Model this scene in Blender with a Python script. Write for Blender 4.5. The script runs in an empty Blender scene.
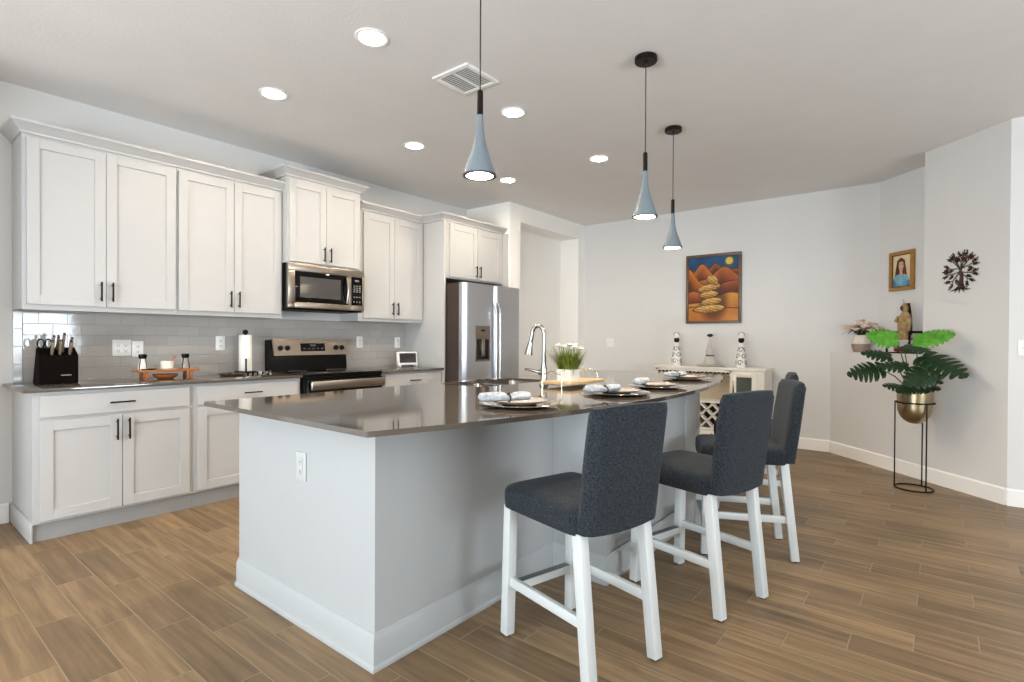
import bpy, bmesh, math, random
from mathutils import Vector, Matrix, noise

sc = bpy.context.scene
COL = sc.collection
PI = math.pi

# ------------------------------------------------------------------ camera
F_PX, YAW, PITCH, ROLL = 533.965, 0.6738, -0.0084, 0.0055
cam = bpy.data.cameras.new('camera')
cam_o = bpy.data.objects.new('camera', cam)
COL.objects.link(cam_o)
fwd = Vector((-math.sin(YAW) * math.cos(PITCH), math.cos(YAW) * math.cos(PITCH), math.sin(PITCH)))
r0 = Vector((math.cos(YAW), math.sin(YAW), 0))
u0 = r0.cross(fwd)
rt = math.cos(ROLL) * r0 + math.sin(ROLL) * u0
up = -math.sin(ROLL) * r0 + math.cos(ROLL) * u0
M = Matrix((rt, up, -fwd)).transposed().to_4x4()
M.translation = Vector((4.7075, 0, 1.2035))
cam_o.matrix_world = M
cam.sensor_width = 36
cam.lens = F_PX / 1024 * 36
cam.shift_x = -1.15 / 1024
cam.shift_y = 2.70 / 1024
cam.clip_start = 0.05
sc.camera = cam_o

# ------------------------------------------------------------------ world, daylight, exposure
sc.view_settings.view_transform = 'Standard'
sc.view_settings.look = 'None'
sc.view_settings.gamma = 1
sc.view_settings.use_curve_mapping = False
sc.view_settings.exposure = 1.66
sc.cycles.use_denoising = True
sc.cycles.max_bounces = 10
sc.cycles.diffuse_bounces = 6
sc.cycles.glossy_bounces = 5
sc.cycles.transmission_bounces = 8
sc.cycles.caustics_reflective = False
sc.cycles.caustics_refractive = False
sc.cycles.sample_clamp_indirect = 6.0

world = bpy.data.worlds.new('sky')
sc.world = world
world.use_nodes = True
bg = world.node_tree.nodes['Background']
bg.inputs['Color'].default_value = (0.75, 0.87, 1.0, 1)
bg.inputs['Strength'].default_value = 1.6


def area_light(name, loc, target, sx, sy, power, col):
    l = bpy.data.lights.new(name, 'AREA')
    l.shape = 'RECTANGLE'
    l.size, l.size_y, l.energy, l.color = sx, sy, power, col
    o = bpy.data.objects.new(name, l)
    o.location = loc
    d = Vector(target) - Vector(loc)
    o.rotation_euler = d.to_track_quat('-Z', 'Y').to_euler()
    COL.objects.link(o)
    return o


DAY = (0.82, 0.92, 1.0)
# daylight entering through the glazed openings behind and to the right of the viewer
area_light('daylight_patio_door', (3.4, -3.42, 1.2), (3.4, 0, 1.2), 2.9, 2.2, 2, DAY)
area_light('daylight_side_window', (8.92, 1.6, 1.45), (0, 1.6, 1.2), 2.6, 1.7, 17, DAY)
# added fill lamps at the same openings, aimed upward to brighten the ceiling
area_light('patio_ceiling_fill', (3.4, -3.40, 1.2), (3.6, 1.9, 4.4), 2.9, 2.0, 150, (0.84, 0.93, 1.0))
area_light('side_ceiling_fill', (8.90, 1.6, 1.45), (5.2, 1.6, 4.9), 2.5, 1.6, 62, (0.84, 0.93, 1.0))

WARM = (1.0, 0.865, 0.69)
CAN_STRENGTH = 98.0

# ------------------------------------------------------------------ materials
def lin(c):
    return tuple(((x / 255) / 12.92) if x / 255 <= 0.04045 else (((x / 255) + 0.055) / 1.055) ** 2.4 for x in c)


MATS = {}


def mat(name, rgb, rough=0.5, metal=0.0, var=0.05, nscale=8.0, bump=0.0, bscale=60.0, spec=0.5, stretch=(1, 1, 1),
        trans=0.0, coat=0.0, ior=1.45, aniso=0.0, coords='Object', rgb2=None, sheen=0.0, emit=None, estr=0.0, alpha=1.0, bdist=0.002):
    m = bpy.data.materials.new(name)
    m.use_nodes = True
    nt = m.node_tree
    b = nt.nodes['Principled BSDF']
    b.inputs['Roughness'].default_value = rough
    b.inputs['Metallic'].default_value = metal
    b.inputs['Specular IOR Level'].default_value = spec
    b.inputs['IOR'].default_value = ior
    b.inputs['Transmission Weight'].default_value = trans
    b.inputs['Coat Weight'].default_value = coat
    b.inputs['Alpha'].default_value = alpha
    if sheen:
        b.inputs['Sheen Weight'].default_value = sheen
    if aniso:
        b.inputs['Anisotropic'].default_value = aniso
    if emit:
        b.inputs['Emission Color'].default_value = (*emit, 1)
        b.inputs['Emission Strength'].default_value = estr
    tc = nt.nodes.new('ShaderNodeTexCoord')
    mp = nt.nodes.new('ShaderNodeMapping')
    mp.inputs['Scale'].default_value = stretch
    nt.links.new(tc.outputs[coords], mp.inputs['Vector'])
    nz = nt.nodes.new('ShaderNodeTexNoise')
    nz.inputs['Scale'].default_value = nscale
    nz.inputs['Detail'].default_value = 4
    nt.links.new(mp.outputs[0], nz.inputs['Vector'])
    rmp = nt.nodes.new('ShaderNodeValToRGB')
    c = lin(rgb)
    if rgb2:
        c1, c2 = c, lin(rgb2)
    else:
        c1 = tuple(min(1, x * (1 - var)) for x in c)
        c2 = tuple(min(1, x * (1 + var)) for x in c)
    rmp.color_ramp.elements[0].position = 0.3
    rmp.color_ramp.elements[1].position = 0.7
    rmp.color_ramp.elements[0].color = (*c1, 1)
    rmp.color_ramp.elements[1].color = (*c2, 1)
    nt.links.new(nz.outputs['Fac'], rmp.inputs['Fac'])
    nt.links.new(rmp.outputs[0], b.inputs['Base Color'])
    if bump:
        n2 = nt.nodes.new('ShaderNodeTexNoise')
        n2.inputs['Scale'].default_value = bscale
        n2.inputs['Detail'].default_value = 3
        nt.links.new(mp.outputs[0], n2.inputs['Vector'])
        bp = nt.nodes.new('ShaderNodeBump')
        bp.inputs['Strength'].default_value = bump
        bp.inputs['Distance'].default_value = bdist
        nt.links.new(n2.outputs['Fac'], bp.inputs['Height'])
        nt.links.new(bp.outputs[0], b.inputs['Normal'])
    MATS[name] = m
    return m


def mnode(nt, op, a, b=None, c=None):
    n = nt.nodes.new('ShaderNodeMath')
    n.operation = op
    for i, v in enumerate((a, b, c)):
        if v is None:
            continue
        if isinstance(v, (int, float)):
            n.inputs[i].default_value = v
        else:
            nt.links.new(v, n.inputs[i])
    return n.outputs[0]


def floor_material():
    m = bpy.data.materials.new('wood_look_plank_tile')
    m.use_nodes = True
    nt = m.node_tree
    b = nt.nodes['Principled BSDF']
    g = nt.nodes.new('ShaderNodeNewGeometry')
    s = nt.nodes.new('ShaderNodeSeparateXYZ')
    nt.links.new(g.outputs['Position'], s.inputs[0])
    X, Y = s.outputs[0], s.outputs[1]
    v = mnode(nt, 'DIVIDE', mnode(nt, 'SUBTRACT', Y, 2.585 - 15), 0.15)
    row = mnode(nt, 'FLOOR', v)
    fv = mnode(nt, 'FRACT', v)
    # stair-stepped third-offset courses
    off = mnode(nt, 'MULTIPLY', mnode(nt, 'SUBTRACT', row, 99.0), 0.2033)
    u = mnode(nt, 'DIVIDE', mnode(nt, 'SUBTRACT', mnode(nt, 'ADD', X, 61.0), mnode(nt, 'ADD', off, 4.435)), 0.61)
    cell = mnode(nt, 'FLOOR', u)
    fu = mnode(nt, 'FRACT', u)
    eu = mnode(nt, 'MULTIPLY', mnode(nt, 'MINIMUM', fu, mnode(nt, 'SUBTRACT', 1.0, fu)), 0.61)
    ev = mnode(nt, 'MULTIPLY', mnode(nt, 'MINIMUM', fv, mnode(nt, 'SUBTRACT', 1.0, fv)), 0.15)
    edge = mnode(nt, 'MINIMUM', eu, ev)
    mr = nt.nodes.new('ShaderNodeMapRange')
    mr.inputs['From Min'].default_value = 0.0012
    mr.inputs['From Max'].default_value = 0.0026
    nt.links.new(edge, mr.inputs['Value'])
    tile = mr.outputs[0]
    cx = nt.nodes.new('ShaderNodeCombineXYZ')
    nt.links.new(cell, cx.inputs[0])
    nt.links.new(row, cx.inputs[1])
    wn = nt.nodes.new('ShaderNodeTexWhiteNoise')
    wn.noise_dimensions = '2D'
    nt.links.new(cx.outputs[0], wn.inputs['Vector'])
    rnd = wn.outputs['Value']
    gv = nt.nodes.new('ShaderNodeCombineXYZ')
    nt.links.new(mnode(nt, 'ADD', mnode(nt, 'MULTIPLY', X, 1.6), mnode(nt, 'MULTIPLY', rnd, 37.0)), gv.inputs[0])
    nt.links.new(mnode(nt, 'MULTIPLY', Y, 26.0), gv.inputs[1])
    nt.links.new(mnode(nt, 'MULTIPLY', rnd, 91.0), gv.inputs[2])
    nz = nt.nodes.new('ShaderNodeTexNoise')
    nz.inputs['Scale'].default_value = 1.0
    nz.inputs['Detail'].default_value = 6
    nz.inputs['Roughness'].default_value = 0.62
    nz.inputs['Distortion'].default_value = 0.35
    nt.links.new(gv.outputs[0], nz.inputs['Vector'])
    cl = nt.nodes.new('ShaderNodeTexNoise')
    cl.inputs['Scale'].default_value = 2.3
    cl.inputs['Detail'].default_value = 3
    nt.links.new(g.outputs['Position'], cl.inputs['Vector'])
    f = mnode(nt, 'ADD', mnode(nt, 'MULTIPLY', nz.outputs['Fac'], 0.75),
              mnode(nt, 'ADD', mnode(nt, 'MULTIPLY', rnd, 0.16), mnode(nt, 'MULTIPLY', cl.outputs['Fac'], 0.22)))
    ramp = nt.nodes.new('ShaderNodeValToRGB')
    e = ramp.color_ramp.elements
    e[0].position, e[0].color = 0.30, (*lin((90, 72, 52)), 1)
    e[1].position, e[1].color = 0.85, (*lin((172, 142, 104)), 1)
    k = e.new(0.55)
    k.color = (*lin((127, 103, 75)), 1)
    nt.links.new(f, ramp.inputs['Fac'])
    mx = nt.nodes.new('ShaderNodeMix')
    mx.data_type = 'RGBA'
    mx.inputs['A'].default_value = (*lin((150, 130, 102)), 1)
    nt.links.new(tile, mx.inputs['Factor'])
    nt.links.new(ramp.outputs[0], mx.inputs['B'])
    nt.links.new(mx.outputs['Result'], b.inputs['Base Color'])
    b.inputs['Roughness'].default_value = 0.42
    b.inputs['Specular IOR Level'].default_value = 0.35
    bp = nt.nodes.new('ShaderNodeBump')
    bp.inputs['Strength'].default_value = 0.35
    bp.inputs['Distance'].default_value = 0.002
    nt.links.new(mnode(nt, 'ADD', tile, mnode(nt, 'MULTIPLY', nz.outputs['Fac'], 0.25)), bp.inputs['Height'])
    nt.links.new(bp.outputs[0], b.inputs['Normal'])
    return m


def backsplash_material():
    m = bpy.data.materials.new('glossy_subway_tile')
    m.use_nodes = True
    nt = m.node_tree
    b = nt.nodes['Principled BSDF']
    g = nt.nodes.new('ShaderNodeNewGeometry')
    s = nt.nodes.new('ShaderNodeSeparateXYZ')
    nt.links.new(g.outputs['Position'], s.inputs[0])
    cb = nt.nodes.new('ShaderNodeCombineXYZ')
    nt.links.new(mnode(nt, 'SUBTRACT', s.outputs[1], 0.807 - 1.52), cb.inputs[0])
    nt.links.new(mnode(nt, 'SUBTRACT', s.outputs[2], 1.367 - 18 * 0.0762), cb.inputs[1])
    br = nt.nodes.new('ShaderNodeTexBrick')
    br.inputs['Scale'].default_value = 1.0
    br.inputs['Brick Width'].default_value = 0.152
    br.inputs['Row Height'].default_value = 0.0762
    br.inputs['Mortar Size'].default_value = 0.0016
    br.inputs['Mortar Smooth'].default_value = 0.2
    br.inputs['Color1'].default_value = (*lin((182, 177, 172)), 1)
    br.inputs['Color2'].default_value = (*lin((174, 170, 165)), 1)
    br.inputs['Mortar'].default_value = (*lin((160, 157, 154)), 1)
    nt.links.new(cb.outputs[0], br.inputs['Vector'])
    nt.links.new(br.outputs['Color'], b.inputs['Base Color'])
    nt.links.new(mnode(nt, 'ADD', mnode(nt, 'MULTIPLY', br.outputs['Fac'], 0.6), 0.06), b.inputs['Roughness'])
    bp = nt.nodes.new('ShaderNodeBump')
    bp.inputs['Strength'].default_value = 0.7
    bp.inputs['Distance'].default_value = 0.002
    nz = nt.nodes.new('ShaderNodeTexNoise')
    nz.inputs['Scale'].default_value = 14
    nt.links.new(g.outputs['Position'], nz.inputs['Vector'])
    nt.links.new(mnode(nt, 'ADD', mnode(nt, 'SUBTRACT', 1.0, br.outputs['Fac']), mnode(nt, 'MULTIPLY', nz.outputs['Fac'], 0.25)), bp.inputs['Height'])
    nt.links.new(bp.outputs[0], b.inputs['Normal'])
    return m


def paint_material(name, rough=0.5, spec=0.3):
    """Artwork: the pigments are held in a colour attribute, with a fine canvas tooth."""
    m = bpy.data.materials.new(name)
    m.use_nodes = True
    nt = m.node_tree
    b = nt.nodes['Principled BSDF']
    a = nt.nodes.new('ShaderNodeVertexColor')
    a.layer_name = 'pigment'
    nt.links.new(a.outputs[0], b.inputs['Base Color'])
    b.inputs['Roughness'].default_value = rough
    b.inputs['Specular IOR Level'].default_value = spec
    nz = nt.nodes.new('ShaderNodeTexNoise')
    nz.inputs['Scale'].default_value = 300
    bp = nt.nodes.new('ShaderNodeBump')
    bp.inputs['Strength'].default_value = 0.15
    bp.inputs['Distance'].default_value = 0.001
    nt.links.new(nz.outputs['Fac'], bp.inputs['Height'])
    nt.links.new(bp.outputs[0], b.inputs['Normal'])
    return m


m_wall = mat('wall_paint_grey', (221, 220, 218), 0.75, var=0.012, nscale=2, bump=0.12, bscale=180, spec=0.2)
m_wallwhite = mat('wall_paint_white', (245, 243, 239), 0.7, var=0.012, nscale=2, bump=0.1, bscale=180, spec=0.2)
m_ceil = mat('ceiling_knockdown', (229, 227, 225), 0.85, var=0.015, nscale=3, bump=0.35, bscale=55, spec=0.1, bdist=0.004)
m_floor = floor_material()
m_trim = mat('trim_paint_white', (246, 244, 241), 0.4, var=0.01, spec=0.4)
m_cab = mat('cabinet_paint_white', (187, 186, 185), 0.38, var=0.012, nscale=3, spec=0.4)
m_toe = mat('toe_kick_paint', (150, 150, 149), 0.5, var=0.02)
m_splash = backsplash_material()
m_quartz = mat('quartz_taupe', (86, 79, 72), 0.06, var=0.05, nscale=160, spec=1.0, ior=1.6)
m_island = mat('island_paint_white', (174, 176, 176), 0.42, var=0.012, nscale=3, spec=0.35)
m_bronze = mat('dark_bronze', (30, 24, 21), 0.4, metal=0.5, var=0.1, nscale=40, spec=0.3)
m_steel = mat('brushed_steel', (186, 187, 190), 0.36, metal=1.0, var=0.07, nscale=5, stretch=(1, 1, 90), aniso=0.5)
m_steelh = mat('brushed_steel_level', (170, 158, 144), 0.28, metal=1.0, var=0.07, nscale=5, stretch=(1, 1, 90), aniso=0.5)
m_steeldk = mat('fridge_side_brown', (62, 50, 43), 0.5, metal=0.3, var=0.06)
m_chrome = mat('brushed_nickel', (150, 147, 144), 0.24, metal=1.0, var=0.03)
m_black = mat('black_enamel', (9, 8, 8), 0.2, var=0.1, spec=0.22)
m_blackglass = mat('black_glass', (7, 6, 6), 0.05, var=0.1, spec=0.35)
m_ovenwin = mat('oven_window', (70, 68, 66), 0.10, var=0.06, spec=0.6, nscale=160)
m_blackmatt = mat('black_matt', (15, 13, 12), 0.5, var=0.1, spec=0.2)
m_sink = mat('sink_steel', (150, 140, 130), 0.32, metal=1.0, var=0.06, nscale=20)
m_plastic = mat('white_plastic', (240, 239, 236), 0.35, var=0.01)
m_dark = mat('dark_slot', (45, 43, 42), 0.5, var=0.05)
m_lens = mat('downlight_lens', (255, 248, 235), 0.4, var=0.0, emit=WARM, estr=CAN_STRENGTH)
m_pend_lens = mat('pendant_diffuser', (255, 248, 235), 0.4, var=0.0, emit=(1.0, 0.80, 0.58), estr=75.0)
m_pendant = mat('blue_grey_lacquer', (118, 129, 136), 0.35, var=0.03, spec=0.4)
m_pendin = mat('pendant_rim_bronze', (88, 78, 72), 0.4, metal=0.5, var=0.05)
m_cord = mat('dark_cord', (38, 33, 31), 0.6, var=0.08)
m_fabric = mat('charcoal_tweed', (19, 24, 29), 0.92, var=0.5, nscale=170, bump=0.5, bscale=260, spec=0.12, rgb2=(58, 63, 69), sheen=0.08)
m_stoolleg = mat('white_stool_wood', (204, 207, 206), 0.4, var=0.02, nscale=6, stretch=(1, 1, 0.1))
m_kick = mat('grey_kick_plate', (120, 124, 128), 0.3, metal=0.9, var=0.05)
m_foot = mat('felt_pad', (40, 38, 37), 0.8, var=0.05)
m_gold = mat('satin_gold', (172, 156, 126), 0.28, metal=1.0, var=0.05, nscale=4, stretch=(1, 1, 8))
m_goldwire = mat('champagne_gold_wire', (202, 182, 150), 0.25, metal=1.0, var=0.03)
m_blackwire = mat('black_wire', (14, 12, 11), 0.45, var=0.1, spec=0.2)
m_leafdk = mat('monstera_leaf_dark', (12, 34, 14), 0.42, var=0.3, nscale=30, rgb2=(28, 56, 22), bump=0.2, bscale=40)
m_leaflt = mat('monstera_leaf_bright', (52, 120, 18), 0.42, var=0.2, nscale=25, rgb2=(104, 168, 56), bump=0.2, bscale=40)
m_stem = mat('plant_stem', (72, 82, 50), 0.55, var=0.15, nscale=30)
m_soil = mat('potting_moss', (42, 40, 26), 0.95, var=0.3, nscale=60, bump=0.6, bscale=80)
m_grass = mat('grass_blade', (44, 78, 22), 0.5, var=0.3, nscale=30, rgb2=(140, 146, 52))
m_petal = mat('white_petal', (212, 204, 198), 0.6, var=0.04)
m_petalpink = mat('cream_pink_petal', (236, 214, 198), 0.6, var=0.05, nscale=30)
m_ceramic = mat('white_ceramic', (236, 234, 230), 0.18, var=0.01, spec=0.5)
m_board = mat('pale_wood_board', (196, 164, 118), 0.45, var=0.1, nscale=10, stretch=(8, 1, 8), rgb2=(214, 186, 142))
m_walnut = mat('orange_brown_wood', (150, 84, 40), 0.4, var=0.15, nscale=14, stretch=(8, 1, 8), rgb2=(182, 112, 58))
m_knifeblock = mat('black_stained_wood', (15, 10, 8), 0.6, var=0.15, nscale=12, stretch=(6, 6, 1), spec=0.04)
m_blocklogo = mat('block_badge', (150, 140, 130), 0.4, var=0.05)
m_glass = mat('clear_glass', (250, 250, 250), 0.02, trans=1.0, var=0.0, ior=1.45)
m_charger = mat('smoked_charger_glass', (176, 164, 152), 0.08, var=0.06, metal=0.55, nscale=40, spec=0.6)
m_rim = mat('pewter_rim', (120, 108, 98), 0.25, metal=0.9, var=0.05)
m_napkin = mat('pale_blue_napkin', (150, 158, 166), 0.9, var=0.1, nscale=60, rgb2=(198, 202, 206), bump=0.5, bscale=120)
m_ring = mat('dark_napkin_ring', (48, 40, 36), 0.4, metal=0.5, var=0.1)
m_paper = mat('paper_towel', (242, 238, 230), 0.95, var=0.02, nscale=40, bump=0.4, bscale=120)
m_console = mat('antique_white_paint', (236, 232, 223), 0.45, var=0.04, nscale=12)
m_consolein = mat('whitewashed_board', (206, 194, 172), 0.6, var=0.08, nscale=10, stretch=(1, 1, 10))
m_darkin = mat('cabinet_interior_dark', (58, 50, 44), 0.7, var=0.1)
m_frame = mat('bronze_picture_frame', (96, 74, 54), 0.4, metal=0.2, var=0.15, nscale=30)
m_goldframe = mat('gilt_picture_frame', (172, 126, 66), 0.35, metal=0.45, var=0.15, nscale=30)
m_paint = paint_material('oil_painting')
m_iron = mat('bronzed_iron', (48, 34, 28), 0.5, metal=0.5, var=0.25, nscale=20, rgb2=(88, 56, 38))
m_statue = mat('antique_gold_figure', (128, 98, 62), 0.5, var=0.3, nscale=28, rgb2=(196, 168, 118), bump=0.5, bscale=40)
m_statuedk = mat('dark_brown_figure', (72, 50, 34), 0.5, var=0.3, nscale=28, bump=0.4, bscale=40)
m_vase = mat('cream_vase', (226, 216, 202), 0.5, var=0.04)
m_vaseband = mat('taupe_vase_band', (152, 132, 114), 0.55, var=0.1, nscale=20)
m_red = mat('red_cloth', (150, 40, 34), 0.7, var=0.15)
m_pebble = mat('brown_pebble', (86, 66, 54), 0.4, var=0.3, nscale=20)
m_screen = mat('dark_screen', (48, 36, 36), 0.12, var=0.15, nscale=8)
m_winglass = mat('window_glass', (250, 252, 252), 0.0, trans=1.0, var=0.0, ior=1.0, spec=0.0)

# ------------------------------------------------------------------ mesh helpers
ORIG = {}


class MB:
    def __init__(self):
        self.bm = bmesh.new()

    def _xf(self, verts, mx):
        if mx is not None:
            bmesh.ops.transform(self.bm, matrix=mx, verts=verts)

    def box(self, x0, x1, y0, y1, z0, z1, bev=0.0, seg=2, mx=None):
        t = bmesh.new()
        bmesh.ops.create_cube(t, size=1)
        for v in t.verts:
            v.co = Vector(((x0 + x1) / 2 + v.co.x * (x1 - x0), (y0 + y1) / 2 + v.co.y * (y1 - y0), (z0 + z1) / 2 + v.co.z * (z1 - z0)))
        if bev > 0:
            bmesh.ops.bevel(t, geom=t.edges[:], offset=bev, segments=seg, affect='EDGES', profile=0.5)
        self.merge(t, mx)
        return self

    def merge(self, t, mx=None):
        if mx is not None:
            bmesh.ops.transform(t, matrix=mx, verts=t.verts)
        me = bpy.data.meshes.new('tmp')
        t.to_mesh(me)
        t.free()
        self.bm.from_mesh(me)
        bpy.data.meshes.remove(me)

    def lathe(self, prof, c=(0, 0, 0), n=32, mx=None, sx=1.0, sy=1.0):
        """prof: list of (r, z); a radius of 0 closes the end."""
        t = bmesh.new()
        rings = []
        for r, z in prof:
            if r <= 1e-6:
                rings.append([t.verts.new((c[0], c[1], c[2] + z))])
            else:
                rings.append([t.verts.new((c[0] + sx * r * math.cos(2 * PI * i / n), c[1] + sy * r * math.sin(2 * PI * i / n), c[2] + z)) for i in range(n)])
        for a, b in zip(rings, rings[1:]):
            for i in range(n):
                j = (i + 1) % n
                if len(a) == 1 and len(b) == 1:
                    continue
                if len(a) == 1:
                    t.faces.new((a[0], b[j], b[i]))
                elif len(b) == 1:
                    t.faces.new((a[i], a[j], b[0]))
                else:
                    t.faces.new((a[i], a[j], b[j], b[i]))
        bmesh.ops.recalc_face_normals(t, faces=t.faces)
        self.merge(t, mx)
        return self

    def cyl(self, c, r, h, n=24, mx=None, r2=None):
        r2 = r if r2 is None else r2
        return self.lathe([(0, 0), (r, 0), (r2, h), (0, h)], c, n, mx)

    def tube(self, pts, r, n=10, closed=False, radii=None):
        t = bmesh.new()
        pts = [Vector(p) for p in pts]
        N = len(pts)
        rings = []
        prev = None
        for i, p in enumerate(pts):
            if closed:
                d = pts[(i + 1) % N] - pts[i - 1]
            else:
                d = pts[min(i + 1, N - 1)] - pts[max(i - 1, 0)]
            d.normalize()
            if prev is None:
                a = Vector((0, 0, 1)) if abs(d.z) < 0.9 else Vector((1, 0, 0))
                nrm = a.cross(d).normalized()
            else:
                nrm = (prev - d * prev.dot(d))
                nrm = nrm.normalized() if nrm.length > 1e-6 else Vector((1, 0, 0))
            prev = nrm
            b = d.cross(nrm)
            rr = radii[i] if radii else r
            rings.append([t.verts.new(p + rr * (math.cos(2 * PI * k / n) * nrm + math.sin(2 * PI * k / n) * b)) for k in range(n)])
        M_ = N if closed else N - 1
        for i in range(M_):
            a, b = rings[i], rings[(i + 1) % N]
            for k in range(n):
                t.faces.new((a[k], a[(k + 1) % n], b[(k + 1) % n], b[k]))
        if not closed:
            t.faces.new(rings[0][::-1])
            t.faces.new(rings[-1])
        bmesh.ops.recalc_face_normals(t, faces=t.faces)
        self.merge(t)
        return self

    def prism(self, poly, lo, hi, axis='z', mx=None, bev=0.0):
        """poly: 2D outline; extruded along axis between lo and hi. z:(x,y) y:(x,z) x:(y,z)"""
        t = bmesh.new()

        def P(a, b, h):
            return {'z': (a, b, h), 'y': (a, h, b), 'x': (h, a, b)}[axis]
        A = [t.verts.new(P(a, b, lo)) for a, b in poly]
        B = [t.verts.new(P(a, b, hi)) for a, b in poly]
        n = len(poly)
        t.faces.new(A)
        t.faces.new(B[::-1])
        for i in range(n):
            j = (i + 1) % n
            t.faces.new((A[i], B[i], B[j], A[j]))
        bmesh.ops.recalc_face_normals(t, faces=t.faces)
        if bev:
            bmesh.ops.bevel(t, geom=t.edges[:], offset=bev, segments=2, affect='EDGES')
        self.merge(t, mx)
        return self

    def sphere(self, c, r, s=(1, 1, 1), mx=None, u=16, v=10):
        t = bmesh.new()
        bmesh.ops.create_uvsphere(t, u_segments=u, v_segments=v, radius=r)
        for q in t.verts:
            q.co = Vector((c[0] + q.co.x * s[0], c[1] + q.co.y * s[1], c[2] + q.co.z * s[2]))
        self.merge(t, mx)
        return self

    def beam(self, a, b, w, d, side=(1, 0, 0), bev=0.002):
        """square-section bar from a to b, w along 'side', d across it"""
        a, b = Vector(a), Vector(b)
        z = (b - a)
        L = z.length
        z.normalize()
        x = Vector(side)
        x = (x - z * x.dot(z)).normalized()
        y = z.cross(x)
        mx = Matrix((x, y, z)).transposed().to_4x4()
        mx.translation = a
        return self.box(-w / 2, w / 2, -d / 2, d / 2, 0, L, bev, 2, mx)

    def build(self, name, material, parent=None, smooth=True, angle=35):
        me = bpy.data.meshes.new(name)
        bm = self.bm
        bm.verts.ensure_lookup_table()
        if parent is not None:
            off = ORIG.get(parent.name, Vector())
        else:
            xs = [v.co for v in bm.verts]
            lo = Vector((min(v.x for v in xs), min(v.y for v in xs), min(v.z for v in xs)))
            hi = Vector((max(v.x for v in xs), max(v.y for v in xs), max(v.z for v in xs)))
            off = Vector(((lo.x + hi.x) / 2, (lo.y + hi.y) / 2, lo.z))
        bmesh.ops.translate(bm, verts=bm.verts, vec=-off)
        bmesh.ops.recalc_face_normals(bm, faces=bm.faces[:])
        bm.to_mesh(me)
        bm.free()
        if smooth:
            me.polygons.foreach_set('use_smooth', [True] * len(me.polygons))
            me.set_sharp_from_angle(angle=math.radians(angle))
        me.materials.append(material)
        o = bpy.data.objects.new(name, me)
        COL.objects.link(o)
        if parent is not None:
            o.parent = parent
        else:
            o.location = off
        ORIG[o.name] = off.copy()
        return o


def tag(o, label, cat, group=None):
    o['label'] = label
    o['category'] = cat
    if group:
        o['group'] = group
    return o


def thing(name, loc, label, cat, group=None):
    o = bpy.data.objects.new(name, None)
    o.empty_display_size = 0.05
    o.location = loc
    COL.objects.link(o)
    ORIG[o.name] = Vector(loc)
    return tag(o, label, cat, group)


def structure(name, mb, material, parent=None, smooth=False):
    o = mb.build(name, material, parent, smooth)
    if parent is None:
        o['kind'] = 'structure'
    return o


def copy_tree(root, loc=None, rotz=None, label=None):
    def cp(o, parent):
        c = o.copy()
        COL.objects.link(c)
        if parent is not None:
            c.parent = parent
        for ch in list(o.children):
            cp(ch, c)
        return c
    r = cp(root, None)
    if loc is not None:
        r.location = loc
    if rotz is not None:
        r.rotation_euler = (0, 0, rotz)
    if label:
        r['label'] = label
    return r


def rotz(a, c=(0, 0, 0)):
    c = Vector(c)
    return Matrix.Translation(c) @ Matrix.Rotation(a, 4, 'Z') @ Matrix.Translation(-c)


# ------------------------------------------------------------------ the room
HC = 2.84
structure('floor', MB().box(-0.3, 9.3, -3.8, 7.1, -0.1, 0.0), m_floor)
structure('ceiling', MB().box(-0.3, 9.3, -3.8, 7.1, HC, HC + 0.1), m_ceil)
structure('wall_left', MB().box(-0.12, 0.0, -3.5, 4.94, 0, HC), m_wall)
# bump-out beyond the fridge with a shallow white recess
alc = MB()
alc.box(-0.12, 0.70, 4.94, 5.15, 0, HC)
alc.box(-0.12, 0.70, 6.49, 6.66, 0, HC)
alc.box(-0.12, 0.70, 5.15, 6.49, 2.63, HC)
alc.box(-0.12, 0.40, 5.15, 6.49, 0, 2.63)
structure('wall_alcove', alc, m_wallwhite)
# unseen stub wall added to keep window light off the kitchen's left end
structure('wall_shade_stub', MB().box(0.0, 0.70, -0.12, 0.0, 0, HC), m_wall)
structure('wall_back', MB().box(-0.12, 5.3, 6.66, 6.78, 0, HC), m_wall)
# diagonal wall: full height to the right, half height with a deep ledge at the left
D0, D1 = (3.789, 6.66), (5.105, 5.345)
E0 = (4.595, 5.853)
dw = MB()
dw.prism([E0, D1, (5.32, 5.56), (4.81, 6.068)], 0, HC)
structure('wall_diagonal', dw, m_wall)
hw = MB()
hw.prism([D0, E0, (4.81, 6.068), (4.218, 6.66)], 0, 1.09)
structure('wall_ledge', hw, m_wall)
nb = MB()
nb.prism([(4.218, 6.66), (4.81, 6.068), (5.32, 5.56), (5.3, 6.66)], 0, HC)
structure('wall_niche', nb, m_wall)
structure('wall_right', MB().prism([D1, (9.0, 5.345), (9.0, 5.56), (5.32, 5.56)], 0, HC), m_wall)
# walls behind the viewer, with the glazed openings that let the daylight in
fw_ = MB()
fw_.box(-0.12, 1.9, -3.62, -3.5, 0, HC)
fw_.box(4.9, 9.12, -3.62, -3.5, 0, HC)
fw_.box(1.9, 4.9, -3.62, -3.5, 2.35, HC)
structure('wall_front', fw_, m_wall)
sw = MB()
sw.box(9.0, 9.12, -3.5, 0.25, 0, HC)
sw.box(9.0, 9.12, 2.95, 5.56, 0, HC)
sw.box(9.0, 9.12, 0.25, 2.95, 2.35, HC)
sw.box(9.0, 9.12, 0.25, 2.95, 0, 0.55)
structure('wall_side', sw, m_wall)


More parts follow.
